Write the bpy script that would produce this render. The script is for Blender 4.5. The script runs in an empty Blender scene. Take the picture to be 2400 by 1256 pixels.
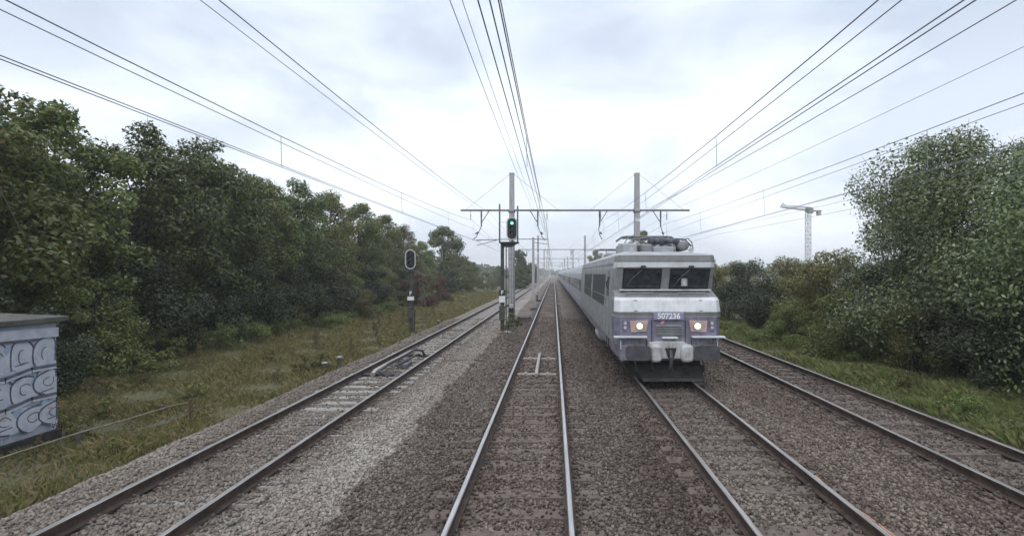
import bpy, math, random
import numpy as np
from mathutils import Vector

R = math.radians
SC = bpy.context.scene
COL = SC.collection
random.seed(5)
RNG = np.random.default_rng(11)

# ------------------------------------------------------------------ camera
CAM_H = 3.06                       # driver's eye above the rail tops (z = 0)
cam_d = bpy.data.cameras.new('camera')
cam = bpy.data.objects.new('camera', cam_d)
COL.objects.link(cam)
cam.location = (0, 0, CAM_H)
cam.rotation_euler = (R(90), 0, 0)
cam_d.sensor_width = 36
cam_d.lens = 36 * 1180 / 2400
cam_d.shift_x = -98 / 2400
cam_d.shift_y = 12 / 2400
cam_d.clip_end = 6000
cam_d.clip_start = 0.1
SC.camera = cam

# ------------------------------------------------------------------ sky
W = bpy.data.worlds.new('World')
SC.world = W
W.use_nodes = True
nt = W.node_tree
nt.nodes.clear()
N = nt.nodes.new
sky = N('ShaderNodeTexSky')
sky.sky_type = 'NISHITA'
sky.sun_disc = False
SUN_EL, SUN_AZ = R(48), R(200)
sky.sun_elevation = SUN_EL
sky.sun_rotation = SUN_AZ
sky.air_density = 1.0
sky.dust_density = 2.0
tc = N('ShaderNodeTexCoord')
mp = N('ShaderNodeMapping')
mp.inputs['Scale'].default_value = (1.0, 1.0, 2.6)
nt.links.new(tc.outputs['Generated'], mp.inputs['Vector'])
nz = N('ShaderNodeTexNoise')
nz.inputs['Scale'].default_value = 2.3
nz.inputs['Detail'].default_value = 7
nz.inputs['Roughness'].default_value = 0.52
nz.inputs['Distortion'].default_value = 0.35
nt.links.new(mp.outputs['Vector'], nz.inputs['Vector'])
cr = N('ShaderNodeValToRGB')
cr.color_ramp.elements[0].position = 0.40
cr.color_ramp.elements[0].color = (0.62, 0.655, 0.72, 1)
cr.color_ramp.elements[1].position = 0.60
cr.color_ramp.elements[1].color = (0.93, 0.95, 0.98, 1)
nt.links.new(nz.outputs['Fac'], cr.inputs['Fac'])
# brighter break in the overcast low over the track, greyer veil above, unseen zenith brightened to light the ground
sep = N('ShaderNodeSeparateXYZ')
nt.links.new(tc.outputs['Generated'], sep.inputs[0])
elev = N('ShaderNodeValToRGB')
e = elev.color_ramp.elements
e[0].position = 0.0
e[0].color = (0.56, 0.59, 0.625, 1)
e[1].position = 1.0
e[1].color = (1.0, 1.02, 1.05, 1)
for p_, c_ in ((0.05, (.60,.625,.655,1)), (0.13, (.64,.665,.69,1)), (0.27, (.62,.65,.68,1)), (0.42, (.475,.51,.565,1)), (0.56, (.50,.535,.58,1)), (0.70, (.98,1.0,1.03,1))):
    x = e.new(p_); x.color = c_
nt.links.new(sep.outputs['Z'], elev.inputs['Fac'])
mul = N('ShaderNodeMix'); mul.data_type = 'RGBA'; mul.blend_type = 'MULTIPLY'
mul.inputs['Factor'].default_value = 1.0
nt.links.new(cr.outputs['Color'], mul.inputs[6])
nt.links.new(elev.outputs['Color'], mul.inputs[7])
bgc = N('ShaderNodeBackground'); bgc.inputs['Strength'].default_value = 1.12
nt.links.new(mul.outputs[2], bgc.inputs['Color'])
bgs = N('ShaderNodeBackground'); bgs.inputs['Strength'].default_value = 0.10
nt.links.new(sky.outputs['Color'], bgs.inputs['Color'])
mixs = N('ShaderNodeMixShader'); mixs.inputs[0].default_value = 0.93
nt.links.new(bgs.outputs[0], mixs.inputs[1])
nt.links.new(bgc.outputs[0], mixs.inputs[2])
wo = N('ShaderNodeOutputWorld')
nt.links.new(mixs.outputs[0], wo.inputs['Surface'])

# ------------------------------------------------------------------ sun (veiled by the overcast)
sl = bpy.data.lights.new('sun', 'SUN')
sl.energy = 0.5
sl.angle = R(25)
sl.color = (1.0, 0.97, 0.93)
so = bpy.data.objects.new('sun', sl)
COL.objects.link(so)
dvec = Vector((math.sin(SUN_AZ) * math.cos(SUN_EL), math.cos(SUN_AZ) * math.cos(SUN_EL), math.sin(SUN_EL)))
so.rotation_euler = dvec.to_track_quat('Z', 'Y').to_euler()

vs = SC.view_settings
vs.view_transform = 'Standard'
vs.look = 'None'
vs.gamma = 1
vs.exposure = 0.95
vs.use_curve_mapping = False
SC.cycles.use_denoising = True
SC.cycles.max_bounces = 6
SC.cycles.diffuse_bounces = 3
SC.cycles.volume_bounces = 1
SC.cycles.transmission_bounces = 4

# ================================================================== helpers
def tag(o, label=None, cat=None, group=None, kind=None):
    if label: o['label'] = label
    if cat: o['category'] = cat
    if group: o['group'] = group
    if kind: o['kind'] = kind
    return o

ORIGIN = {}

def thing(name, label, cat, loc=(0, 0, 0), group=None):
    o = bpy.data.objects.new(name, None)
    o.empty_display_size = 0.2
    COL.objects.link(o)
    o.location = loc
    ORIGIN[o.name] = Vector(loc)
    return tag(o, label, cat, group)

class MB:
    """collects shapes in world coordinates, one mesh object on build"""
    def __init__(s):
        s.v = []; s.f = []; s.m = []
    def add(s, verts, faces, mi=0):
        b = len(s.v)
        s.v.extend([tuple(p) for p in verts])
        s.f.extend([tuple(i + b for i in f) for f in faces])
        s.m.extend([mi] * len(faces))
        return s
    def box(s, x0, x1, y0, y1, z0, z1, mi=0):
        v = [(x0,y0,z0),(x1,y0,z0),(x1,y1,z0),(x0,y1,z0),(x0,y0,z1),(x1,y0,z1),(x1,y1,z1),(x0,y1,z1)]
        return s.add(v, [(0,3,2,1),(4,5,6,7),(0,1,5,4),(1,2,6,5),(2,3,7,6),(3,0,4,7)], mi)
    def cbox(s, x0, x1, y0, y1, z0, z1, c=0.02, mi=0):
        """box with its four upright edges chamfered and top edge too"""
        def ring(d, z):
            return [(x0+d+c,y0+d,z),(x1-d-c,y0+d,z),(x1-d,y0+d+c,z),(x1-d,y1-d-c,z),(x1-d-c,y1-d,z),(x0+d+c,y1-d,z),(x0+d,y1-d-c,z),(x0+d,y0+d+c,z)]
        return s.loft([ring(0,z0), ring(0,z1-c), ring(c*.8,z1)], True, True, mi)
    def loft(s, rings, cap0=True, cap1=True, mi=0, closed=True):
        n = len(rings[0]); b = len(s.v)
        for r in rings: s.v.extend([tuple(p) for p in r])
        k = n if closed else n - 1
        for i in range(len(rings) - 1):
            for j in range(k):
                a = b + i*n + j; c = b + i*n + (j+1) % n
                s.f.append((a, c, c+n, a+n)); s.m.append(mi)
        if cap0: s.f.append(tuple(b + j for j in reversed(range(n)))); s.m.append(mi)
        if cap1:
            o = b + (len(rings)-1)*n
            s.f.append(tuple(o + j for j in range(n))); s.m.append(mi)
        return s
    def tube(s, pts, r, n=8, mi=0, cap=True):
        pts = [Vector(p) for p in pts]
        rr = r if isinstance(r, (list, tuple)) else [r]*len(pts)
        rings = []
        up = None
        for i, p in enumerate(pts):
            d = (pts[min(i+1, len(pts)-1)] - pts[max(i-1, 0)]).normalized()
            if up is None:
                up = Vector((0,0,1)) if abs(d.z) < .9 else Vector((1,0,0))
            a = d.cross(up)
            if a.length < 1e-4: a = d.cross(Vector((0,1,0)))
            a.normalize(); b2 = a.cross(d).normalized(); up = b2
            rings.append([p + a*math.cos(t)*rr[i] + b2*math.sin(t)*rr[i] for t in [2*math.pi*k/n for k in range(n)]])
        return s.loft(rings, cap, cap, mi)
    def lathe(s, c, prof, axis='z', n=16, mi=0):
        rings = []
        for (r, h) in prof:
            ring = []
            for k in range(n):
                t = 2*math.pi*k/n
                u, w = r*math.cos(t), r*math.sin(t)
                if axis == 'z': ring.append((c[0]+u, c[1]+w, c[2]+h))
                elif axis == 'y': ring.append((c[0]+u, c[1]+h, c[2]-w))
                else: ring.append((c[0]+h, c[1]+u, c[2]+w))
            rings.append(ring)
        return s.loft(rings, True, True, mi)
    def plate(s, pts, off, mi=0):
        """extrude a polygon (world points) by vector off"""
        off = Vector(off)
        a = [Vector(p) for p in pts]
        return s.loft([a, [p + off for p in a]], True, True, mi)
    def build(s, name, mats, parent=None, smooth=False, bevel=0):
        me = bpy.data.meshes.new(name)
        o3 = Vector((0,0,0))
        if parent is not None: o3 = ORIGIN.get(parent.name, o3)
        me.from_pydata([(p[0]-o3.x, p[1]-o3.y, p[2]-o3.z) for p in s.v], [], s.f)
        if not isinstance(mats, (list, tuple)): mats = [mats]
        for m in mats: me.materials.append(m)
        me.polygons.foreach_set('material_index', s.m)
        if smooth: me.polygons.foreach_set('use_smooth', [True]*len(s.f))
        me.update()
        o = bpy.data.objects.new(name, me)
        COL.objects.link(o)
        if parent is not None:
            o.parent = parent
            ORIGIN[o.name] = o3
        if bevel:
            b = o.modifiers.new('bevel', 'BEVEL'); b.width = bevel; b.segments = 2; b.limit_method = 'ANGLE'; b.angle_limit = R(35)
        return o

def np_mesh(name, V, F, mats, parent=None, mi=None, smooth=False):
    """V (n,3) float, F (m,k) int : fast mesh of equal-sided faces"""
    V = np.asarray(V, dtype=np.float32); F = np.asarray(F, dtype=np.int32)
    me = bpy.data.meshes.new(name)
    m, k = F.shape
    me.vertices.add(len(V)); me.vertices.foreach_set('co', V.ravel())
    me.loops.add(m*k); me.loops.foreach_set('vertex_index', F.ravel())
    me.polygons.add(m)
    me.polygons.foreach_set('loop_start', np.arange(0, m*k, k, dtype=np.int32))
    me.polygons.foreach_set('loop_total', np.full(m, k, dtype=np.int32))
    for x in (mats if isinstance(mats, (list, tuple)) else [mats]): me.materials.append(x)
    if mi is not None: me.polygons.foreach_set('material_index', np.asarray(mi, dtype=np.int32))
    if smooth: me.polygons.foreach_set('use_smooth', np.ones(m, dtype=bool))
    me.update(); me.validate()
    o = bpy.data.objects.new(name, me)
    COL.objects.link(o)
    if parent is not None: o.parent = parent
    return o

def copy_tree(o, parent=None):
    c = o.copy(); COL.objects.link(c)
    if parent is not None: c.parent = parent
    for ch in list(o.children): copy_tree(ch, c)
    return c

# ------------------------------------------------------------------ materials
def nodes(name):
    m = bpy.data.materials.new(name); m.use_nodes = True
    t = m.node_tree
    return m, t, t.nodes['Principled BSDF']

def noisy(name, c1, c2, scale=8, rough=.6, metal=0, bump=0, bscale=None, spec=.5, stretch=None, p0=.35, p1=.65, detail=6):
    m, t, b = nodes(name)
    tcn = t.nodes.new('ShaderNodeTexCoord')
    src = tcn.outputs['Object']
    if stretch:
        mpn = t.nodes.new('ShaderNodeMapping'); mpn.inputs['Scale'].default_value = stretch
        t.links.new(src, mpn.inputs[0]); src = mpn.outputs[0]
    n = t.nodes.new('ShaderNodeTexNoise'); n.inputs['Scale'].default_value = scale; n.inputs['Detail'].default_value = detail
    n.inputs['Roughness'].default_value = .6
    t.links.new(src, n.inputs['Vector'])
    r = t.nodes.new('ShaderNodeValToRGB')
    r.color_ramp.elements[0].position = p0; r.color_ramp.elements[0].color = (*c1, 1)
    r.color_ramp.elements[1].position = p1; r.color_ramp.elements[1].color = (*c2, 1)
    t.links.new(n.outputs['Fac'], r.inputs['Fac'])
    t.links.new(r.outputs['Color'], b.inputs['Base Color'])
    b.inputs['Roughness'].default_value = rough
    b.inputs['Metallic'].default_value = metal
    b.inputs['Specular IOR Level'].default_value = spec
    if bump:
        n2 = t.nodes.new('ShaderNodeTexNoise'); n2.inputs['Scale'].default_value = bscale or scale*4; n2.inputs['Detail'].default_value = 5
        t.links.new(src, n2.inputs['Vector'])
        bp = t.nodes.new('ShaderNodeBump'); bp.inputs['Strength'].default_value = bump; bp.inputs['Distance'].default_value = .02
        t.links.new(n2.outputs['Fac'], bp.inputs['Height'])
        t.links.new(bp.outputs['Normal'], b.inputs['Normal'])
    return m

def island(name, cols, rough=.5, transl=.0, spec=.4, noise=0):
    """colour picked per loose piece (leaf, blade, stone)"""
    m, t, b = nodes(name)
    g = t.nodes.new('ShaderNodeNewGeometry')
    r = t.nodes.new('ShaderNodeValToRGB')
    el = r.color_ramp.elements
    el[0].position = 0; el[0].color = (*cols[0], 1)
    el[1].position = 1; el[1].color = (*cols[-1], 1)
    for i, c in enumerate(cols[1:-1]):
        q = el.new((i+1)/(len(cols)-1)); q.color = (*c, 1)
    t.links.new(g.outputs['Random Per Island'], r.inputs['Fac'])
    src = r.outputs['Color']
    if noise:
        oi = t.nodes.new('ShaderNodeObjectInfo')
        hs = t.nodes.new('ShaderNodeHueSaturation')
        ma = t.nodes.new('ShaderNodeMapRange'); ma.inputs['To Min'].default_value = 1-noise; ma.inputs['To Max'].default_value = 1+noise
        t.links.new(oi.outputs['Random'], ma.inputs['Value'])
        t.links.new(ma.outputs['Result'], hs.inputs['Value'])
        mh = t.nodes.new('ShaderNodeMapRange'); mh.inputs['To Min'].default_value = .475; mh.inputs['To Max'].default_value = .515
        t.links.new(oi.outputs['Random'], mh.inputs['Value'])
        t.links.new(mh.outputs['Result'], hs.inputs['Hue'])
        t.links.new(src, hs.inputs['Color']); src = hs.outputs['Color']
    t.links.new(src, b.inputs['Base Color'])
    b.inputs['Roughness'].default_value = rough
    b.inputs['Specular IOR Level'].default_value = spec
    if transl:
        tr = t.nodes.new('ShaderNodeBsdfTranslucent'); t.links.new(src, tr.inputs['Color'])
        mx = t.nodes.new('ShaderNodeMixShader'); mx.inputs[0].default_value = transl
        t.links.new(b.outputs[0], mx.inputs[1]); t.links.new(tr.outputs[0], mx.inputs[2])
        t.links.new(mx.outputs[0], t.nodes['Material Output'].inputs['Surface'])
    return m

def glow(name, col, strength):
    m, t, b = nodes(name)
    b.inputs['Base Color'].default_value = (*col, 1)
    b.inputs['Emission Color'].default_value = (*col, 1)
    b.inputs['Emission Strength'].default_value = strength
    return m

def glassy(name, c1, c2, scale=3, rough=.08):
    m = noisy(name, c1, c2, scale, rough=rough, spec=.7)
    return m

M = {}
def dirty(name, c1, c2, dirt, amount=.5, rough=.45):
    m = noisy(name, c1, c2, 2.2, rough=rough, stretch=(1,.6,1.5))
    t = m.node_tree; b = t.nodes['Principled BSDF']; L = t.links.new
    src = b.inputs['Base Color'].links[0].from_socket
    tcn = t.nodes.new('ShaderNodeTexCoord'); mpn = t.nodes.new('ShaderNodeMapping'); mpn.inputs['Scale'].default_value = (9, 3, .8); L(tcn.outputs['Object'], mpn.inputs[0])
    n = t.nodes.new('ShaderNodeTexNoise'); n.inputs['Scale'].default_value = 1.6; n.inputs['Detail'].default_value = 9; n.inputs['Roughness'].default_value = .7; L(mpn.outputs[0], n.inputs['Vector'])
    n2 = t.nodes.new('ShaderNodeTexNoise'); n2.inputs['Scale'].default_value = 3.5; n2.inputs['Detail'].default_value = 8; L(tcn.outputs['Object'], n2.inputs['Vector'])
    mu = t.nodes.new('ShaderNodeMath'); mu.operation = 'MULTIPLY'; L(n.outputs['Fac'], mu.inputs[0]); L(n2.outputs['Fac'], mu.inputs[1])
    r = t.nodes.new('ShaderNodeMapRange'); r.inputs['From Min'].default_value = .20; r.inputs['From Max'].default_value = .42; r.inputs['To Max'].default_value = amount; L(mu.outputs[0], r.inputs['Value'])
    mx = t.nodes.new('ShaderNodeMix'); mx.data_type = 'RGBA'; L(r.outputs[0], mx.inputs['Factor']); L(src, mx.inputs[6]); mx.inputs[7].default_value = (*dirt,1)
    L(mx.outputs[2], b.inputs['Base Color'])
    r2 = t.nodes.new('ShaderNodeMapRange'); r2.inputs['To Min'].default_value = rough; r2.inputs['To Max'].default_value = .85; L(r.outputs[0], r2.inputs['Value']); L(r2.outputs[0], b.inputs['Roughness'])
    return m
M['steel_head'] = noisy('polished rail head', (.38,.37,.37), (.54,.53,.53), 3, rough=.38, metal=.85, stretch=(8,.6,8))
M['steel_dull'] = noisy('dull rail head', (.26,.24,.23), (.42,.40,.38), 3, rough=.42, metal=.7, stretch=(8,.6,8))
M['rust'] = noisy('rusted rail web', (.030,.020,.016), (.075,.048,.036), 6, rough=.85, bump=.3)
M['clip'] = noisy('fastening steel', (.05,.042,.038), (.12,.10,.09), 9, rough=.6, metal=.4)
M['sleeper_pale'] = noisy('pale concrete sleeper', (.19,.18,.168), (.29,.275,.26), 5, rough=.9, bump=.35)
M['sleeper_brown'] = noisy('dusty brown sleeper', (.085,.066,.056), (.135,.108,.094), 7, rough=.92, bump=.4)
M['concrete'] = noisy('weathered concrete', (.30,.30,.29), (.42,.41,.40), 4, rough=.9, bump=.2)
M['mast'] = noisy('galvanised mast grey', (.30,.30,.305), (.40,.40,.405), 2.5, rough=.6, metal=.15, stretch=(3,3,.6))
M['galv'] = noisy('dark galvanised fitting', (.10,.105,.115), (.17,.175,.185), 6, rough=.55, metal=.4)
M['wire'] = noisy('catenary copper wire', (.17,.18,.195), (.23,.24,.255), 4, rough=.5, metal=.4)
M['insul'] = noisy('brown insulator', (.05,.04,.045), (.09,.075,.08), 10, rough=.3)
M['black'] = noisy('matt black panel', (.010,.012,.014), (.022,.026,.028), 8, rough=.55)
M['white'] = noisy('white enamel', (.62,.63,.64), (.76,.77,.78), 6, rough=.45)
M['border'] = noisy('worn white border', (.36,.38,.38), (.50,.52,.52), 6, rough=.6)
M['signal_post'] = noisy('dark weathered signal post', (.030,.032,.030), (.075,.075,.068), 4, rough=.75, bump=.2)
M['green_light'] = glow('green signal light', (.12,.95,.62), 3.0)
M['lens'] = noisy('unlit signal lens', (.06,.08,.085), (.26,.29,.29), 14, rough=.15)  # glints put into the lens colour as paler patches
# locomotive
M['loco_grey'] = dirty('locomotive light grey paint', (.25,.27,.272), (.30,.318,.32), (.11,.10,.09), .55, .42)
M['loco_mid'] = dirty('locomotive mid grey paint', (.175,.185,.188), (.215,.225,.228), (.09,.082,.075), .5, .5)
M['loco_white'] = dirty('locomotive white paint', (.56,.585,.60), (.66,.68,.695), (.28,.27,.25), .38, .36)
M['loco_purple'] = dirty('locomotive violet paint', (.150,.145,.205), (.195,.19,.25), (.085,.075,.085), .7, .42)
M['loco_skirt'] = dirty('grimy lilac skirt paint', (.20,.19,.24), (.29,.28,.32), (.075,.068,.065), .85, .6)
M['cover'] = dirty('grubby pale canvas cover', (.36,.36,.37), (.46,.46,.465), (.13,.12,.11), .8, .7)
M['loco_glass'] = glassy('cab glass', (.010,.013,.017), (.055,.066,.078), 4)  # bluish reflection painted into the pane colour as paler patches
M['grille'] = noisy('dark louvre grille', (.012,.014,.016), (.035,.038,.042), 5, rough=.4, stretch=(1,1,30))
M['under'] = noisy('oily underframe', (.012,.011,.011), (.035,.031,.029), 6, rough=.8, bump=.2)
M['buffer'] = noisy('greasy buffer steel', (.035,.036,.042), (.075,.077,.086), 5, rough=.5)
M['roof_grey'] = noisy('roof grey', (.26,.275,.29), (.36,.375,.39), 2, rough=.6, stretch=(1,.3,1))
M['alu'] = noisy('bare aluminium', (.35,.36,.37), (.50,.51,.52), 6, rough=.4, metal=.6)
M['head_on'] = glow('lit headlamp', (1.0,.74,.46), 1.15)
M['head_bowl'] = noisy('headlamp reflector bowl', (.46,.30,.29), (.60,.42,.39), 6, rough=.3, metal=.3)  # pink glow of the lit lamp put into the bowl colour
M['red'] = noisy('faded red mark', (.42,.20,.24), (.50,.28,.32), 8)
M['marker'] = noisy('marker lamp glass', (.32,.33,.36), (.50,.51,.55), 12, rough=.2)
M['lilac_plate'] = noisy('lilac number plate', (.22,.21,.33), (.27,.26,.38), 5, rough=.4)
M['coach_side'] = noisy('coach silver grey paint', (.27,.285,.31), (.34,.355,.38), 1.2, rough=.4, stretch=(1,.25,1))
M['coach_band'] = noisy('coach dark window band', (.05,.055,.07), (.08,.085,.105), 1.2, rough=.4)
M['coach_glass'] = glassy('coach window glass', (.016,.02,.026), (.035,.042,.05), 2)
M['coach_skirt'] = noisy('coach lilac lower band', (.24,.24,.32), (.30,.30,.38), 1.2, rough=.5)
M['cabin_wall'] = noisy('painted cabin concrete', (.24,.26,.31), (.38,.41,.47), 2.5, rough=.85, bump=.2)
M['cabin_roof'] = noisy('mossy concrete roof', (.055,.055,.048), (.11,.108,.095), 4, rough=.95, bump=.5)
M['g_white'] = noisy('pale spray paint', (.33,.355,.41), (.45,.475,.53), 5, rough=.8)
M['g_lilac'] = noisy('lilac spray paint', (.32,.335,.42), (.42,.435,.51), 5, rough=.8)
M['g_blue'] = noisy('blue spray paint', (.20,.27,.37), (.28,.37,.46), 5, rough=.8)
M['g_dark'] = noisy('black spray paint', (.06,.062,.085), (.12,.125,.16), 5, rough=.8)
M['g_orange'] = noisy('orange spray paint', (.36,.27,.25), (.42,.33,.31), 5, rough=.7)
M['pipe'] = noisy('weathered pipe', (.14,.11,.08), (.23,.19,.145), 7, rough=.7)
M['cable_dark'] = noisy('dark cable sheath', (.018,.016,.02), (.05,.047,.055), 7, rough=.5)
M['copper'] = noisy('bright copper bond cable', (.40,.17,.08), (.58,.29,.17), 5, rough=.45)
M['croc'] = noisy('worn contact bar steel', (.30,.27,.25), (.46,.43,.40), 7, rough=.5, metal=.4)
M['bark'] = noisy('bark', (.030,.026,.022), (.080,.068,.056), 9, rough=.95, bump=.6, stretch=(1,1,.25))
M['timber'] = noisy('old grey timber', (.05,.045,.04), (.11,.10,.09), 5, rough=.9)
M['crane'] = noisy('crane lattice paint', (.14,.145,.16), (.22,.225,.24), 3, rough=.6)

# ballast: pale round the left track, brown under ours, grey brown to the right
def ballast_mat(name, stones):
    m, t, b = nodes(name)
    L = t.links.new
    geo = t.nodes.new('ShaderNodeNewGeometry')
    sp = t.nodes.new('ShaderNodeSeparateXYZ'); L(geo.outputs['Position'], sp.inputs[0])
    wn = t.nodes.new('ShaderNodeTexNoise'); wn.inputs['Scale'].default_value = .8; wn.inputs['Detail'].default_value = 8; wn.inputs['Roughness'].default_value = .62
    L(geo.outputs['Position'], wn.inputs['Vector'])
    ad = t.nodes.new('ShaderNodeMath'); ad.operation = 'MULTIPLY_ADD'; ad.inputs[1].default_value = .9; L(wn.outputs['Fac'], ad.inputs[0]); L(sp.outputs['X'], ad.inputs[2])
    mr = t.nodes.new('ShaderNodeMapRange'); mr.inputs['From Min'].default_value = -2.52; mr.inputs['From Max'].default_value = -2.42
    L(ad.outputs[0], mr.inputs['Value'])
    pale = t.nodes.new('ShaderNodeValToRGB'); brown = t.nodes.new('ShaderNodeValToRGB')
    for rmp, cs in ((pale, [(.155,.138,.122),(.258,.235,.212),(.335,.31,.285)]), (brown, [(.056,.047,.040),(.130,.110,.096),(.232,.203,.180)])):
        el = rmp.color_ramp.elements
        el[0].color = (*cs[0],1); el[1].color = (*cs[2],1)
        q = el.new(.5); q.color = (*cs[1],1)
    if stones:
        src = geo.outputs['Random Per Island']
    else:
        vo = t.nodes.new('ShaderNodeTexVoronoi'); vo.inputs['Scale'].default_value = 24
        L(geo.outputs['Position'], vo.inputs['Vector'])
        sh = t.nodes.new('ShaderNodeSeparateColor'); L(vo.outputs['Color'], sh.inputs[0])
        src = sh.outputs[0]
    L(src, pale.inputs['Fac']); L(src, brown.inputs['Fac'])
    mx = t.nodes.new('ShaderNodeMix'); mx.data_type = 'RGBA'
    L(mr.outputs[0], mx.inputs['Factor']); L(pale.outputs[0], mx.inputs[6]); L(brown.outputs[0], mx.inputs[7])
    # broad stains: rust dust near the rails' paths and grey patches
    bn = t.nodes.new('ShaderNodeTexNoise'); bn.inputs['Scale'].default_value = .55; bn.inputs['Detail'].default_value = 5
    mpn = t.nodes.new('ShaderNodeMapping'); mpn.inputs['Scale'].default_value = (1.3,.35,1); L(geo.outputs['Position'], mpn.inputs[0]); L(mpn.outputs[0], bn.inputs['Vector'])
    br = t.nodes.new('ShaderNodeValToRGB'); br.color_ramp.elements[0].position = .35; br.color_ramp.elements[0].color = (.78,.74,.73,1); br.color_ramp.elements[1].position = .65; br.color_ramp.elements[1].color = (1.12,1.13,1.12,1)
    L(bn.outputs['Fac'], br.inputs['Fac'])
    m2 = t.nodes.new('ShaderNodeMix'); m2.data_type = 'RGBA'; m2.blend_type = 'MULTIPLY'; m2.inputs['Factor'].default_value = 1
    L(mx.outputs[2], m2.inputs[6]); L(br.outputs[0], m2.inputs[7])
    # rust and oil staining along the rails; strip left of the train darker
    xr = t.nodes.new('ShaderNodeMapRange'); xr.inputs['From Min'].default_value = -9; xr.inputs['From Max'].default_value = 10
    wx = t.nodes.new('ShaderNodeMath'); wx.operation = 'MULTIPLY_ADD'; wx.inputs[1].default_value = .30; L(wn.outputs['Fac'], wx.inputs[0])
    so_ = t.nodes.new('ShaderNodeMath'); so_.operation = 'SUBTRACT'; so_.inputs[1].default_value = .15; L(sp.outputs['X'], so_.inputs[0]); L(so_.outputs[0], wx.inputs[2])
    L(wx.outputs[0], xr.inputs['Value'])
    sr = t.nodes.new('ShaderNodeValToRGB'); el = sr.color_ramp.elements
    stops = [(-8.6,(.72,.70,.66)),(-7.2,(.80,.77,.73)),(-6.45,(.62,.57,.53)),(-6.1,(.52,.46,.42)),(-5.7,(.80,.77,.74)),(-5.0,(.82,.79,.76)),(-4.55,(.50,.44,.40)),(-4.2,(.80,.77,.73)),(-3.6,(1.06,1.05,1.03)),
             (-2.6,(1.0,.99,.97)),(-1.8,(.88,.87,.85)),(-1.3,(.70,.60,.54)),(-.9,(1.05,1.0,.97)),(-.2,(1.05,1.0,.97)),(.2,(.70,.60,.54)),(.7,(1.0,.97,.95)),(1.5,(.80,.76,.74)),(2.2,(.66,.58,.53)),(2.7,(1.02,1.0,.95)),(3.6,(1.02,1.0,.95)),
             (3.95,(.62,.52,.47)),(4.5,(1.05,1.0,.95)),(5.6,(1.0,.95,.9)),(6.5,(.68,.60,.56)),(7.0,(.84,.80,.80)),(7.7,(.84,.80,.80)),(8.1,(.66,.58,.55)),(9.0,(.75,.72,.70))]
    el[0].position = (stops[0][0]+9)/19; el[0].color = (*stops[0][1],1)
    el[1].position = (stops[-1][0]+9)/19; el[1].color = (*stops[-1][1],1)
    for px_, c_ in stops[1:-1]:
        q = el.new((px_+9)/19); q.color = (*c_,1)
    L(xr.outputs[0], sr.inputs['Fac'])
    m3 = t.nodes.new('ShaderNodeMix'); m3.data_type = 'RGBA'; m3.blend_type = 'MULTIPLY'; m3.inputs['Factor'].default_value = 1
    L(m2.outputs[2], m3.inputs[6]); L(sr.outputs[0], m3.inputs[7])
    L(m3.outputs[2], b.inputs['Base Color'])
    b.inputs['Roughness'].default_value = .85
    b.inputs['Specular IOR Level'].default_value = .35
    if not stones:
        bp = t.nodes.new('ShaderNodeBump'); bp.inputs['Strength'].default_value = 1.0; bp.inputs['Distance'].default_value = .035
        vo2 = t.nodes.new('ShaderNodeTexVoronoi'); vo2.inputs['Scale'].default_value = 24
        L(geo.outputs['Position'], vo2.inputs['Vector'])
        iv = t.nodes.new('ShaderNodeMath'); iv.operation = 'SUBTRACT'; iv.inputs[0].default_value = 1; L(vo2.outputs['Distance'], iv.inputs[1])
        L(iv.outputs[0], bp.inputs['Height']); L(bp.outputs[0], b.inputs['Normal'])
    return m
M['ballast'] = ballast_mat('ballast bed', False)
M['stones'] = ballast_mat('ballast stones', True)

def ground_mat():
    m, t, b = nodes('rough grass and earth')
    L = t.links.new
    geo = t.nodes.new('ShaderNodeNewGeometry')
    n1 = t.nodes.new('ShaderNodeTexNoise'); n1.inputs['Scale'].default_value = .5; n1.inputs['Detail'].default_value = 8; n1.inputs['Roughness'].default_value = .65
    L(geo.outputs['Position'], n1.inputs['Vector'])
    r = t.nodes.new('ShaderNodeValToRGB')
    el = r.color_ramp.elements
    el[0].position = .3; el[0].color = (.060,.062,.032,1)
    el[1].position = .72; el[1].color = (.135,.110,.070,1)
    q = el.new(.5); q.color = (.095,.094,.046,1)
    L(n1.outputs['Fac'], r.inputs['Fac'])
    n2 = t.nodes.new('ShaderNodeTexNoise'); n2.inputs['Scale'].default_value = 14; n2.inputs['Detail'].default_value = 6
    L(geo.outputs['Position'], n2.inputs['Vector'])
    bp = t.nodes.new('ShaderNodeBump'); bp.inputs['Strength'].default_value = .8; bp.inputs['Distance'].default_value = .08
    L(n2.outputs['Fac'], bp.inputs['Height']); L(bp.outputs[0], b.inputs['Normal'])
    L(r.outputs[0], b.inputs['Base Color']); b.inputs['Roughness'].default_value = .95
    return m
M['ground'] = ground_mat()

M['leaf_dark'] = island('dark green foliage', [(0.021, 0.0366, 0.011), (0.0525, 0.0805, 0.0198), (0.0893, 0.1196, 0.0286), (0.1418, 0.1586, 0.044)], .45, .25, noise=.25)
M['leaf_shade'] = island('foliage with painted shade', [(.010,.017,.009),(.022,.034,.014),(.036,.050,.020),(.060,.070,.028)], .5, .15, noise=.2)  # leaf colour darkened to stand for shade at the wood foot
M['leaf_mid'] = island('mid green foliage', [(0.0448, 0.0768, 0.0207), (0.1008, 0.151, 0.0368), (0.1624, 0.2022, 0.0529), (0.2296, 0.2432, 0.0805)], .45, .3, noise=.25)
M['leaf_olive'] = island('olive foliage', [(0.0648, 0.0744, 0.021), (0.1296, 0.138, 0.0399), (0.1782, 0.18, 0.0546), (0.2214, 0.204, 0.0735)], .5, .3, noise=.2)
M['leaf_silver'] = island('silvery green foliage', [(0.0307, 0.0509, 0.0175), (0.0767, 0.1139, 0.0375), (0.1298, 0.1742, 0.06), (0.1888, 0.2278, 0.1), (0.27, 0.3, 0.21)], .4, .3, noise=.15)
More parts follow.
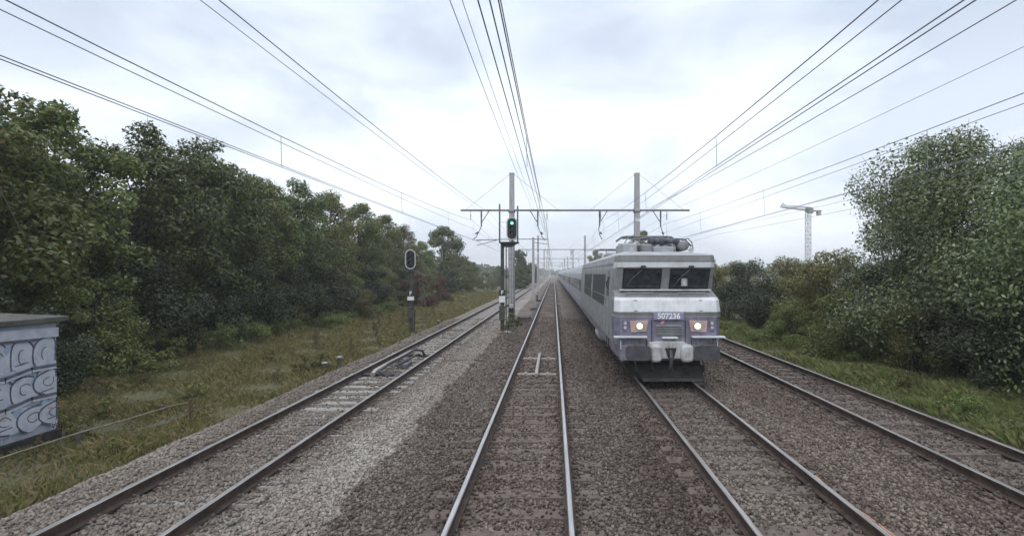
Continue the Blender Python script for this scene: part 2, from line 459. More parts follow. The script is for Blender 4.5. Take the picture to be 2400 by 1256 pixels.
M['leaf_red'] = island('reddish autumn foliage', [(.06,.03,.022),(.10,.045,.032),(.15,.06,.045),(.10,.075,.04)], .5, .3)
M['straw'] = island('dry weed heads', [(.10,.075,.040),(.17,.125,.065),(.22,.17,.095),(.11,.10,.045)], .8, .2, spec=.2)
M['leaf_far'] = island('distant foliage', [(0.042, 0.0682, 0.026), (0.0735, 0.11, 0.038), (0.105, 0.1375, 0.055)], .7, .2)
M['grass_left'] = island('dry verge grass', [(.085,.10,.032),(.15,.155,.052),(.235,.20,.088),(.33,.265,.145),(.16,.165,.055)], .7, .3, spec=.2)
M['grass_right'] = island('lush verge grass', [(0.0945, 0.131, 0.0378), (0.1575, 0.194, 0.063), (0.21, 0.2328, 0.0893), (0.294, 0.2619, 0.1365)], .6, .3, spec=.2)

# ================================================================== terrain
GX = [-900,-200,-60,-26,-16,-12,-9.6,-8.3,-7.6, 9.0, 9.35,10.2,12,15,25,60,200,900]
GZ = [ 1.0, 0.5,0.6,0.3,-.25,-.45,-.52,-.50,-.55,-.60,-.40,-.34,-.25,0.15,.5,.6,.5,1.0]
def gz(x, y=0):
    return np.interp(x, GX, GZ) + .05*np.sin(np.asarray(x)*1.7+np.asarray(y)*.9)*(np.abs(np.asarray(x)+0.0) > 9.3)

def terrain():
    xs = np.unique(np.concatenate([np.array([-900,-500,-250,-120,-60,-40]), np.arange(-30,-7.5,.5), np.array([-7.6,-3,0,4,8.8,9.0,9.35]), np.arange(9.6,30,.6), np.array([40,60,120,250,500,900])]))
    ys = np.concatenate([np.arange(-40,70,1.0), np.arange(70,200,6), np.array([230,300,400,550,750,1000,1400,1800])])
    X, Y = np.meshgrid(xs, ys)
    Z = gz(X, Y)
    nx, ny = len(xs), len(ys)
    V = np.stack([X.ravel(), Y.ravel(), Z.ravel()], 1)
    i = np.arange(ny-1)[:,None]*nx + np.arange(nx-1)[None,:]
    i = i.ravel()
    F = np.stack([i, i+1, i+1+nx, i+nx], 1)
    o = np_mesh('ground', V, F, M['ground'], smooth=True)
    tag(o, kind='structure')
terrain()

BX0, BX1 = -7.85, 9.05
def bed_z(x, y):
    """ballast surface: level between rails, heaped a touch between tracks"""
    x = np.asarray(x, dtype=float); y = np.asarray(y, dtype=float)
    z = -.205 + .018*np.sin(x*3.1+y*.7)+.014*np.sin(x*1.3-y*1.9) + .012*np.sin(y*3.7+x*.5)
    z = z + .05*np.exp(-((x+3.0)/.5)**2)
    z = np.where(x < -7.2, z - (-7.2-x)*.45, z)
    z = np.where(x > 8.5, z - (x-8.5)*.45, z)
    return z

def bed():
    xs = np.concatenate([[BX0-.35], np.arange(BX0, BX1+.01, .169), [BX1+.35]])
    ys = np.concatenate([np.arange(-12, 45, .3), np.arange(45, 120, 2), np.arange(120, 400, 12), np.array([400,600,1000,1790])])
    X, Y = np.meshgrid(xs, ys)
    wob = .12*np.sin(ys*1.9)+.09*np.sin(ys*4.3+1)+.06*np.sin(ys*9.1)
    Z = bed_z(X, Y)
    X = X.copy(); X[:,0] += wob; X[:,1] += wob*.7; X[:,-1] -= wob; X[:,-2] -= wob*.7
    Z[:,0] = -.72; Z[:,-1] = -.72
    nx, ny = len(xs), len(ys)
    V = np.stack([X.ravel(), Y.ravel(), Z.ravel()], 1)
    i = (np.arange(ny-1)[:,None]*nx + np.arange(nx-1)[None,:]).ravel()
    F = np.stack([i, i+1, i+1+nx, i+nx], 1)
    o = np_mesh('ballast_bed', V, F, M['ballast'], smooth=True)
    tag(o, kind='structure')
bed()

TRACKS = [-5.35, -.54, 3.17, 7.30]
def stones():
    def band(y0, y1, dens, r0, r1, xlo=-7.9, xhi=9.1):
        n = int((xhi-xlo)*(y1-y0)*dens)
        x = RNG.uniform(xlo, xhi, n); y = RNG.uniform(y0, y1, n)
        px = 1298+1180*x/y
        k = (px > -60) & (px < 2460)
        x, y = x[k], y[k]
        for tx in TRACKS:
            for s in (-.7525, .7525):
                k = np.abs(x-tx-s) > .085
                x, y = x[k], y[k]
        # mostly off the sleeper tops of the two clean tracks
        for tx, off in ((-5.35,.0), (-.54,.2), (3.17,.35), (7.3,.1)):
            ph = ((y-off+.13) % .6)
            on = (np.abs(x-tx) < 1.25) & (ph < .26)
            keep = ~on | (RNG.random(len(x)) < (.10 if tx < -5 else .20))
            if tx < -5: keep |= (y < 11.5) & (RNG.random(len(x)) < .95)
            x, y = x[keep], y[keep]
        r = RNG.uniform(r0, r1, len(x))
        return x, y, r
    P = [band(4.6, 9, 760, .009, .032), band(9, 14, 480, .012, .034), band(14, 22, 220, .018, .040), band(22, 36, 80, .026, .05)]
    x = np.concatenate([p[0] for p in P]); y = np.concatenate([p[1] for p in P]); r = np.concatenate([p[2] for p in P])
    n = len(x)
    z = bed_z(x, y) + r*RNG.uniform(.0, .75, n)
    for tx, off in ((-5.35,.0), (-.54,.2), (3.17,.35), (7.3,.1)):
        on = (np.abs(x-tx) < 1.22) & (((y-off+.13) % .6) < .26)
        z = np.where(on, np.maximum(z, -.178+r*.45), z)
    base = np.array([[-1,-1,-1],[1,-1,-1],[1,1,-1],[-1,1,-1],[-1,-1,1],[1,-1,1],[1,1,1],[-1,1,1]], float)
    F0 = np.array([[0,3,2,1],[4,5,6,7],[0,1,5,4],[1,2,6,5],[2,3,7,6],[3,0,4,7]])
    V = base[None] * RNG.uniform(.38, 1.05, (n,8,3))
    V *= RNG.uniform(.6, 1.15, (n,1,3))
    # random rotation
    q = RNG.normal(size=(n,4)); q /= np.linalg.norm(q,axis=1,keepdims=True)
    w,a,b,c = q.T
    Rm = np.stack([1-2*(b*b+c*c),2*(a*b-c*w),2*(a*c+b*w),2*(a*b+c*w),1-2*(a*a+c*c),2*(b*c-a*w),2*(a*c-b*w),2*(b*c+a*w),1-2*(a*a+b*b)],1).reshape(n,3,3)
    V = np.einsum('nij,nkj->nki', Rm, V) * r[:,None,None]
    V += np.stack([x,y,z],1)[:,None,:]
    F = (F0[None] + (np.arange(n)*8)[:,None,None]).reshape(-1,4)
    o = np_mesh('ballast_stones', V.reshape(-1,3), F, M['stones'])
    tag(o, 'loose crushed stone lying over the ballast between the rails', 'ballast', kind='stuff')
stones()

# ================================================================== tracks
def rail_profile(xc):
    return [(xc-.075,-.172),(xc-.075,-.160),(xc-.012,-.140),(xc-.010,-.052),(xc-.036,-.040),(xc-.036,-.010),(xc-.026,0),
            (xc+.026,0),(xc+.036,-.010),(xc+.036,-.040),(xc+.010,-.052),(xc+.012,-.140),(xc+.075,-.160),(xc+.075,-.172)]

def make_rail(xc, parent, head):
    b = MB()
    ys = [-12, 900]
    pr = rail_profile(xc)
    n = len(pr)
    rings = [[(px, y, pz) for px, pz in pr] for y in ys]
    b.loft(rings, True, True, 0)
    for i in range(n):                  # running surface and its two rounded shoulders
        if i in (5, 6, 7): b.m[i] = 1
    b.build('rail', [M['rust'], head], parent)

def sleeper_mb(tx, y, kind):
    b = MB()
    top = -.178
    def block(x0, x1, w=.13, t=top):
        b.loft([[(x0,y-w-.03,-.36),(x1,y-w-.03,-.36),(x1,y+w+.03,-.36),(x0,y+w+.03,-.36)],
                [(x0+.02,y-w,t),(x1-.02,y-w,t),(x1-.02,y+w,t),(x0+.02,y+w,t)]], True, True, 0)
    block(tx-1.2, tx+1.2)
    for s in (-.7525, .7525):
        for d in (-.11, .11):
            cx = tx+s+d
            b.cbox(cx-.035, cx+.035, y-.06, y+.06, top, top+.045, .012, 1)
            b.lathe((cx, y, top+.04), [(.022,0),(.022,.035),(.012,.05)], 'z', 6, 1)
    return b

def track(tx, label, smat, head, off):
    t = thing('railway_track', label, 'railway track', (tx, 0, -.2))
    for s in (-.7525, .7525): make_rail(tx+s, t, head)
    y = 4.2 + off
    first = None
    y0 = y
    for k in range(100):
        if first is None:
            first = sleeper_mb(tx, y, 0).build('sleeper', [smat, M['clip']], t)
        else:
            c = first.copy(); COL.objects.link(c); c.parent = t
            c.location = (random.uniform(-.03,.03), y-y0+random.uniform(-.02,.02), random.uniform(-.012,.006))
        y += .6
    far = MB()
    for k in range(160):
        far.box(tx-1.2, tx+1.2, y-.13, y+.13, -.36, -.178); y += .6
    y = y0 - .6
    while y > -8:
        far.box(tx-1.2, tx+1.2, y-.13, y+.13, -.36, -.178); y -= .6
    o = far.build('sleeper', smat, t)
    o['kind'] = 'stuff'
    return t
track(-5.35, 'track with pale concrete sleepers in light grey ballast, leftmost of the four', M['sleeper_pale'], M['steel_dull'], 0)
track(-.54, 'track with bright polished rails running straight ahead between signal and train', M['sleeper_brown'], M['steel_head'], .2)
track(3.17, 'track with dark rails under the oncoming train', M['sleeper_brown'], M['steel_dull'], .35)
track(7.30, 'rusty track beside the grass bank and bushes, rightmost of the four', M['sleeper_brown'], M['steel_dull'], .1)

# ================================================================== overhead line
SUP = [-21, 33, 88, 143, 198, 253, 308, 363]
def line_pts(x, zs, zm, stagger=0, y0=-21, y1=363):
    pts = []
    for i in range(len(SUP)-1):
        a, b = SUP[i], SUP[i+1]
        m = 14 if i < 2 else 6
        s0 = stagger*(1 if i % 2 else -1); s1 = -s0
        for k in range(m):
            t = k/m
            pts.append((x + s0+(s1-s0)*t, a+(b-a)*t, zm+(zs-zm)*(2*t-1)**2))
    pts.append((x, SUP[-1], zs))
    return pts

def overhead(tx, label, zs=6.5, zm=5.72, zc=5.2, stag=.15):
    t = thing('overhead_line', label, 'overhead line', (tx, 33, zc))
    mp_ = line_pts(tx, zs, zm, stag*.3)
    MB().tube(mp_, .0078, 6).build('messenger_wire', M['wire'], t)
    mp2 = line_pts(tx+.05, zs-.55, zm-.14, stag*.5)
    MB().tube(mp2, .006, 6).build('auxiliary_wire', M['wire'], t)
    for d in (-.03, .06):
        MB().tube(line_pts(tx+d, zc, zc-.06, stag), .0062, 6).build('contact_wire', M['wire'], t)
    cp = line_pts(tx, zc, zc-.06, stag)
    for i in range(0, 34, 2):
        a, b = mp_[i], cp[i]
        MB().tube([a, (b[0], b[1], b[2])], .006, 5).build('dropper', M['wire'], t)
        if i % 4 == 0:
            pass
    return t
overhead(-5.35, 'overhead contact wires hanging above the pale ballasted track on the left')
overhead(-.54, 'overhead contact wires running above the bright track straight ahead', stag=.12)
overhead(3.17, 'overhead contact wires hanging above the oncoming train')
overhead(7.30, 'overhead contact wires hanging above the rusty track by the bushes', zs=6.3, zm=5.85, zc=5.12)

def feeder(x, zs, zm, r, label):
    b = MB().tube(line_pts(x, zs, zm), r*.56, 6)
    o = b.build('feeder_cable', M['wire'])
    tag(o, label, 'cable')
feeder(-5.5, 7.65, 7.3, .012, 'high feeder cable above the pale ballasted track, top wire on the left')
feeder(-4.1, 6.9, 6.4, .014, 'feeder cable strung left of the near mast under the crossbeam')
feeder(-1.62, 7.75, 7.3, .013, 'feeder cable right of the left mast, left one of the close pair')
feeder(-1.42, 7.72, 7.28, .011, 'feeder cable right of the left mast, right one of the close pair')
feeder(6.6, 7.5, 6.95, .017, 'thick feeder cable strung to the right of the right mast')
feeder(8.2, 7.4, 7.0, .010, 'thin feeder cable at the outer end of the crossbeam on the right')
feeder(10.6, 5.95, 5.62, .011, 'outermost cable passing in front of the crane, upper of two')
feeder(10.7, 5.6, 5.3, .011, 'outermost cable passing in front of the crane, lower of two')

ZB = 7.17
def bracket(t, xp, s, y, zc, tx):
    """drop post, brace and steady arm for one track (s: side of the brace)"""
    MB().tube([(xp,y,ZB-.05),(xp,y,ZB-1.05)], .045, 8).build('drop_post', M['galv'], t)
    MB().tube([(xp+s*.5,y,ZB-.05),(xp+s*.03,y,ZB-.78)], .03, 6).build('brace', M['galv'], t)
    ins = MB()
    for k in range(5):
        z = ZB-.16-k*.07
        ins.lathe((xp,y,z), [(.035,0),(.085,.012),(.035,.03)], 'z', 10)
    ins.build('insulator', M['insul'], t)
    MB().tube([(xp,y,ZB-1.05),(xp-s*.06,y,ZB-1.2),(xp-s*.06+ (tx-xp)*.35,y,zc+.35),(xp+(tx-xp)*.55,y,zc+.22),(tx,y,zc+.02)], .026, 6).build('steady_arm', M['galv'], t)
    b = MB()
    u = Vector((tx-xp, 0, zc+.2-(ZB-1.2)))
    for k in range(4):
        p = Vector((xp, y, ZB-1.2)) + u*(.42+k*.06)
        b.lathe(p, [(.03,-.03),(.075,0),(.03,.03)], 'z', 8)
    b.build('insulator', M['insul'], t)
    # messenger suspension
    MB().tube([(tx-.1*s,y,ZB-.05),(tx-.1*s,y,6.52)], .016, 6).build('hanger', M['galv'], t)
    b = MB()
    for k in range(4): b.lathe((tx-.1*s, y, 6.62+k*.08), [(.025,0),(.07,.015),(.025,.03)], 'z', 8)
    b.build('insulator', M['insul'], t)

def portal(y, label, detail=True):
    t = thing('catenary_portal', label, 'catenary gantry', (-2.75, y, -.25), 'catenary gantries across the tracks')
    for x in (-2.75, 5.45):
        b = MB()
        # tapering H section: two flanges and a web
        h0, h1 = -.5, 9.55
        for d in (-1, 1):
            def ring(z, w, dd): return [(x-w, y+d*dd-.02, z), (x+w, y+d*dd-.02, z), (x+w, y+d*dd+.02, z), (x-w, y+d*dd+.02, z)]
            b.loft([ring(h0,.20,.2), ring(h1,.15,.16)], True, True)
        b.loft([[(x-.16,y-.178,h0),(x+.16,y-.178,h0),(x+.16,y+.178,h0),(x-.16,y+.178,h0)], [(x-.11,y-.138,h1),(x+.11,y-.138,h1),(x+.11,y+.138,h1),(x-.11,y+.138,h1)]], True, True)
        b.cbox(x-.17,x+.17,y-.19,y+.19,h1,h1+.06,.03)
        b.build('mast', M['mast'], t)
        MB().cbox(x-.32,x+.32,y-.32,y+.32,-.6,-.02,.05).build('footing', M['concrete'], t)
        MB().box(x-.22,x+.22,y-.25,y+.25,ZB-.13,ZB-.075).build('clamp', M['galv'], t)
        MB().box(x-.16,x+.16,y-.215,y-.203,6.42,6.62).build('number_plate', M['white'], t)
        MB().tube([(x+.1,y-.19,-.2),(x+.1,y-.20,2.2),(x+.1,y-.18,6.0)], .014, 5).build('earth_cable', M['cable_dark'], t)
        b = MB()
        for zz_ in (1.2, 2.6, 4.0, 5.4): b.box(x-.185,x+.185,y-.206,y-.196,zz_,zz_+.035)
        b.build('strap', M['galv'], t)
        for s in (-1, 1):
            MB().tube([(x+s*.17,y,9.5),(x+s*3.0,y,ZB+.06)], .010, 5).build('stay_wire', M['wire'], t)
    MB().tube([(-6.1,y,ZB),(8.9,y,ZB)], .062, 10).build('crossbeam', M['galv'], t)
    if detail:
        for tx, xp, s in ((-5.35,-4.75,1), (-.54,-1.05,-1), (3.17,3.0,1), (7.30,7.0,-1)):
            bracket(t, xp, s, y, 5.2, tx)
    return t
p1 = portal(33, 'catenary gantry with two tall grey masts just behind the green signal')
labs = {88: 'second catenary gantry along the line, its beam low above the train roof',
        143: 'third catenary gantry along the line, small and hazy',
        198: 'fourth catenary gantry along the line, faint in the haze',
        253: 'fifth catenary gantry along the line, very faint in the haze',
        308: 'farthest visible catenary gantry near the vanishing point'}
for y in (88, 143, 198, 253, 308):
    c = copy_tree(p1)
    c.location.y = y
    c['label'] = labs[y]

# single mast with arms on both sides between the first two gantries
t = thing('catenary_mast', 'single hazy mast with short arms reaching over both tracks, between two gantries', 'mast', (-2.45, 60, -.3))
b = MB(); b.loft([[(-2.62,59.83,-.5),(-2.28,59.83,-.5),(-2.28,60.17,-.5),(-2.62,60.17,-.5)], [(-2.58,59.87,7.3),(-2.32,59.87,7.3),(-2.32,60.13,7.3),(-2.58,60.13,7.3)]]); b.build('mast', M['mast'], t)
MB().tube([(-9.3,60,7.0),(-2.45,60,7.12),(-.7,60,7.08)], .05, 8).build('arm', M['galv'], t)
MB().tube([(-9.2,60,6.35),(-6.8,60,6.98)], .04, 8).build('brace', M['galv'], t)
MB().tube([(-2.4,60,6.72),(-.75,60,6.5)], .035, 8).build('brace', M['galv'], t)
b = MB()
for k in range(5): b.lathe((-9.1+k*.08,60,6.9), [(.03,-.02),(.09,0),(.03,.02)], 'z', 8)
b.build('insulator', M['insul'], t)

# concrete-capped counterweight drum on the near left mast and the thin pipe beside it
t = thing('counterweight', 'dark hanging counterweight stack with pale cap at the foot of the left mast', 'counterweight', (-2.72, 32.3, 0))
b = MB()
for k in range(6): b.lathe((-2.72,32.3,-.1+k*.155), [(.15,0),(.165,.015),(.165,.135),(.15,.15)], 'z', 14)
b.build('weight_disc', M['under'], t)
MB().lathe((-2.72,32.3,.83), [(.15,0),(.15,.16),(.10,.22)], 'z', 14).build('cap', M['concrete'], t)
MB().tube([(-2.72,32.3,1.0),(-2.72,32.3,5.0)], .012, 6).build('rod', M['galv'], t)
o = MB().tube([(-2.98,31.5,-.3),(-2.98,31.5,4.9)], .035, 8).build('guide_pipe', M['signal_post']); tag(o, 'thin dark upright pipe between the green signal and the left mast', 'pipe')

# ================================================================== signals
def text(parent, name, body, size, mat, loc, rot=(R(90),0,0), extrude=.002, sx=1):
    cu = bpy.data.curves.new(name, 'FONT')
    cu.body = body; cu.size = size; cu.align_x = 'CENTER'; cu.align_y = 'CENTER'; cu.extrude = extrude; cu.offset = size*.03
    tmp = bpy.data.objects.new(name, cu)
    COL.objects.link(tmp)
    dg = bpy.context.evaluated_depsgraph_get()
    me = bpy.data.meshes.new_from_object(tmp.evaluated_get(dg))
    bpy.data.objects.remove(tmp)
    me.materials.clear(); me.materials.append(mat)
    o = bpy.data.objects.new(name, me); COL.objects.link(o)
    o3 = ORIGIN[parent.name]
    o.parent = parent
    o.location = Vector(loc) - o3
    o.rotation_euler = rot
    o.scale = (sx, 1, 1)
    ORIGIN[o.name] = Vector(loc)
    return o

def stadium(cx, y, cz, w, h, n=10):
    r = w/2; pts = []
    for k in range(n+1):
        a = math.pi*k/n
        pts.append((cx+r*math.cos(a), y, cz+h/2-r+r*math.sin(a)))
    for k in range(n+1):
        a = math.pi+math.pi*k/n
        pts.append((cx+r*math.cos(a), y, cz-h/2+r+r*math.sin(a)))
    return pts[::-1]

def signal_head(t, cx, y, cz, w, h, lamps):
    b = MB(); b.plate(stadium(cx, y, cz, w, h), (0,.05,0))
    hd = b.build('signal_panel', M['black'], t)
    b = MB()
    o_ = stadium(cx, y-.006, cz, w, h); i_ = stadium(cx, y-.006, cz, w*.80, h-w*.20)
    o2 = [(p[0], p[1]+.004, p[2]) for p in o_]; i2 = [(p[0], p[1]+.004, p[2]) for p in i_]
    n = len(o_)
    b.add(o_+i_+o2+i2, [(k,(k+1)%n,n+(k+1)%n,n+k) for k in range(n)] + [(k,2*n+k,2*n+(k+1)%n,(k+1)%n) for k in range(n)] + [(n+k,n+(k+1)%n,3*n+(k+1)%n,3*n+k) for k in range(n)])
    b.build('white_border', M['border'], t)
    MB().cbox(cx-w*.3,cx+w*.3,y+.053,y+.30,cz-h*.4,cz+h*.38,.04).build('lamp_case', M['signal_post'], t)
    for dz, lit in lamps:
        l = MB().lathe((cx,y-.004,cz+dz), [(.065,0),(.065,-.012),(.04,-.02)], 'y', 16).build('lens', M['green_light'] if lit else M['lens'], t)
        b = MB()
        seg = 12; prof = []
        for yy, rr in ((y-.004,.10),(y-.22,.105)):
            prof.append([(cx+rr*math.cos(a), yy, cz+dz+rr*math.sin(a)) for a in [R(-15)+R(210)*k/seg for k in range(seg+1)]])
        for yy, rr in ((y-.22,.117),(y-.004,.112)):
            prof.append([(cx+rr*math.cos(a), yy, cz+dz+rr*math.sin(a)) for a in [R(-15)+R(210)*k/seg for k in range(seg+1)]])
        b.loft(prof+[prof[0]], False, False, 0, closed=False)
        b.build('hood', M['black'], t)

# tall signal between the tracks, showing green
Y = 28.0; X = -2.86
t = thing('railway_signal', 'tall railway signal showing green on a dark post with caged platform', 'railway signal', (X, Y, -.25))
MB().tube([(X,Y,-.4),(X,Y,4.72)], [.115,.095], 12).build('post', M['signal_post'], t)
MB().cbox(X-.3,X+.55,Y-.3,Y+.3,-.42,-.17,.03).build('footing', M['concrete'], t)
b = MB(); b.box(-3.02,-1.95,Y-.35,Y+.5,4.72,4.78)
b.plate([(-3.0,Y-.2,4.717),(-2.0,Y-.2,4.717),(-2.35,Y-.2,4.50),(-2.75,Y-.2,4.50)], (0,.35,0)); b.build('platform', M['signal_post'], t)
for xx in (-2.98,-1.99):
    MB().tube([(xx,Y-.3,4.78),(xx,Y-.3,6.85 if xx < -2.5 else 6.75)], .045, 8).build('cage_post', M['galv'], t)
for zz in (4.98, 5.85):
    MB().tube([(-2.95,Y-.3,zz),(-2.58,Y-.3,zz)], .014, 6).build('cage_rail', M['alu'], t)
MB().tube([(-2.1,Y-.3,4.98),(-2.0,Y-.3,4.98),(-2.0,Y+.4,4.98)], .014, 6).build('cage_rail', M['alu'], t)
signal_head(t, -2.30, Y-.32, 5.5, .62, 1.28, [(.40,False),(.30,True),(.02,False),(-.25,False)][1:])
MB().tube([(-2.30,Y,4.78),(-2.30,Y,5.0)], .06, 8).build('head_bracket', M['galv'], t)
b = MB().cbox(X-.17,X+.17,Y-.16,Y-.13,1.82,2.14,.01); pl = b.build('letter_plate', M['black'], t)
text(t, 'letter', 'F', .30, M['white'], (X, Y-.164, 1.98))
MB().cbox(X-.17,X+.17,Y-.155,Y-.13,1.44,1.79,.01).build('identity_plate', M['white'], t)
MB().cbox(X-.16,X+.16,Y-.22,Y-.12,.45,1.25,.02).build('relay_box', M['signal_post'], t)
# ladder up the back
b = MB()
for xx in (X+.32, X+.62): b.tube([(xx,Y+.3,-.3),(xx,Y+.3,4.72)], .016, 6)
for k in range(16): b.tube([(X+.32,Y+.3,-.1+k*.3),(X+.62,Y+.3,-.1+k*.3)], .011, 6)
b.build('ladder', M['galv'], t)

# shorter signal on the grass verge, unlit
Y = 29.4; X = -8.32
t = thing('railway_signal', 'short unlit railway signal with white ringed head standing on the grass verge', 'railway signal', (X, Y, -.5))
MB().tube([(X,Y,-.6),(X,Y,3.25)], [.12,.10], 12).build('post', M['signal_post'], t)
MB().cbox(X-.28,X+.28,Y-.28,Y+.28,-.62,-.44,.03).build('footing', M['concrete'], t)
MB().cbox(X-.30,X+.30,Y-.16,Y+.16,3.16,3.24,.02).build('head_shelf', M['signal_post'], t)
signal_head(t, X, Y-.2, 3.86, .62, 1.16, [(.30,False),(.03,False),(-.24,False)])
MB().cbox(X-.31,X+.31,Y-.14,Y-.11,3.25,3.50,.02).build('backplate', M['black'], t)
MB().cbox(X-.16,X+.16,Y-.16,Y-.13,1.72,2.05,.01).build('letter_plate', M['black'], t)
text(t, 'letter', 'F', .30, M['white'], (X, Y-.164, 1.885))
MB().cbox(X-.19,X+.19,Y-.155,Y-.13,1.48,1.70,.01).build('identity_plate', M['white'], t)
MB().cbox(X-.17,X+.12,Y-.26,Y-.12,.45,1.10,.02).build('relay_box', M['signal_post'], t)
MB().tube([(X+.18,Y-.05,-.5),(X+.22,Y-.05,.9),(X+.1,Y-.05,1.1)], .03, 6).build('cable_duct', M['cable_dark'], t)
b = MB()
for xx, dx in ((X+.50,0), (X+.72,0)): b.tube([(xx+.08,Y+.5,-.5),(xx-.1,Y+.15,3.16)], .014, 6)
for k in range(12): b.tube([(X+.57-k*.015,Y+.48-k*.03,-.2+k*.29),(X+.79-k*.015,Y+.48-k*.03,-.2+k*.29)], .010, 6)
b.build('ladder', M['galv'], t)

# ================================================================== locomotive
XC, YF = 3.17, 13.9
L = thing('locomotive', 'grey, white and violet electric locomotive with lit headlamps heading the oncoming train', 'locomotive', (XC, YF+8.7, 0))
YB = YF + 17.2
def ring(z, yf, wf, wb, d, rr=None):
    """plan outline of the body at one height: front yf, half width wf at the face, wb at the side, corner depth d"""
    c = .12
    return [(XC-wb,YB,z),(XC-wb,YF+yf+d,z),(XC-wf-c*.25,YF+yf+c*1.6,z),(XC-wf+c,YF+yf,z),(XC+wf-c,YF+yf,z),(XC+wf+c*.25,YF+yf+c*1.6,z),(XC+wb,YF+yf+d,z),(XC+wb,YB,z)]
levels = [ # z, yf, wf, wb, d, material of the band ABOVE
    (.72,.10,1.36,1.40,.80,4),
    (1.06,.04,1.43,1.46,.80,4),
    (1.26,.03,1.44,1.47,.80,3),
    (1.84,.05,1.45,1.475,.80,2),
    (1.875,.02,1.46,1.475,.80,1),
    (1.99,.00,1.46,1.475,.80,2),
    (2.30,.07,1.44,1.475,.80,2),
    (2.385,.16,1.42,1.47,.75,1),
    (2.53,.50,1.40,1.465,.60,1),
    (2.56,.50,1.37,1.46,.60,0),
    (3.20,.21,1.34,1.425,.75,2),
    (3.225,.15,1.345,1.42,.80,2),
    (3.375,.14,1.34,1.405,.80,1),
    (3.39,.12,1.34,1.40,.80,1),
    (3.56,.14,1.32,1.37,.80,0),
    (3.60,.20,1.28,1.32,.80,0),
    (3.72,1.6,.95,1.05,.9,0),
]
MATS = [M['loco_grey'], M['loco_mid'], M['loco_white'], M['loco_purple'], M['loco_skirt'], M['roof_grey']]
b = MB()
R_ = [ring(l[0], *l[1:5]) for l in levels]
n = len(R_[0])
for r in R_: b.v.extend(r)
for i in range(len(levels)-1):
    for j in range(n-1):
        a = i*n+j
        mi = levels[i][5]
        if j in (0, n-2):       # long side: light grey with lilac foot
            mi = 4 if levels[i][0] < 1.0 else 0
        elif levels[i][0] < 2.38 and mi in (1,2) and j in (1,5): mi = 0 if levels[i][0] > 1.88 else mi
        if levels[i][0] >= 3.56: mi = 5
        b.f.append((a, a+1, a+1+n, a+n)); b.m.append(mi)
    b.f.append((i*n+n-1, i*n, i*n+n, i*n+n+n-1)); b.m.append(0)
k = (len(levels)-1)*n
b.f.append(tuple(k+j for j in range(n))); b.m.append(5)
b.f.append(tuple(reversed(range(n)))); b.m.append(4)
body = b.build('body', MATS, L)

def on_front(x, z, out=.0):
    """point of the face at lateral x and height z, pushed out by `out`"""
    zs = [l[0] for l in levels]; ys = [l[1] for l in levels]
    return (XC+x, YF+float(np.interp(z, zs, ys))-out, z)
# windscreens: frame and pane, lying on the sloping face
for s in (-1, 1):
    x0, x1 = (-1.19,-.16) if s < 0 else (.13, 1.19)
    fr = MB(); o_ = [on_front(x0-.03,2.60,.012), on_front(x1+.03,2.60,.012), on_front(x1+.03,3.185,.012), on_front(x0-.03,3.185,.012)]
    fr.plate(o_, (0,.03,0)); f_ = fr.build('windscreen_frame', M['black'], L)
    gl = MB(); gl.plate([on_front(x0+.02,2.64,.024), on_front(x1-.02,2.64,.024), on_front(x1-.02,3.15,.024), on_front(x0+.02,3.15,.024)], (0,.01,0))
    gl.build('windscreen', M['loco_glass'], L)
    # wiper
    xw = x0+.50*(x1-x0)
    w = MB(); w.tube([on_front(xw,3.22,.05), on_front(xw-.02,3.16,.05), on_front(xw-.33,2.86,.045)], .012, 6)
    w.tube([on_front(xw-.20,3.02,.04), on_front(xw-.42,2.70,.04)], .010, 6); w.build('wiper', M['galv'], L)
    MB().cbox(XC+xw-.07,XC+xw+.07,YF+.06,YF+.15,3.21,3.27,.015).build('wiper_motor', M['black'], L)
MB().box(XC-1.30,XC+1.30,YF+.42,YF+.49,2.562,2.60).build('window_sill', M['loco_white'], L)
# blind and seat back seen through the panes: pale headrest
MB().cbox(XC+.42,XC+.60,YF+.265,YF+.33,2.70,2.92,.03).build('headrest', M['alu'], L)
# number plate with its figures
MB().cbox(XC-.42,XC+.42,YF-.03,YF+.05,1.78,1.965,.012).build('number_plate', M['lilac_plate'], L)
text(L, 'number', '507236', .21, M['white'], (XC, YF-.034, 1.872), sx=1.0)
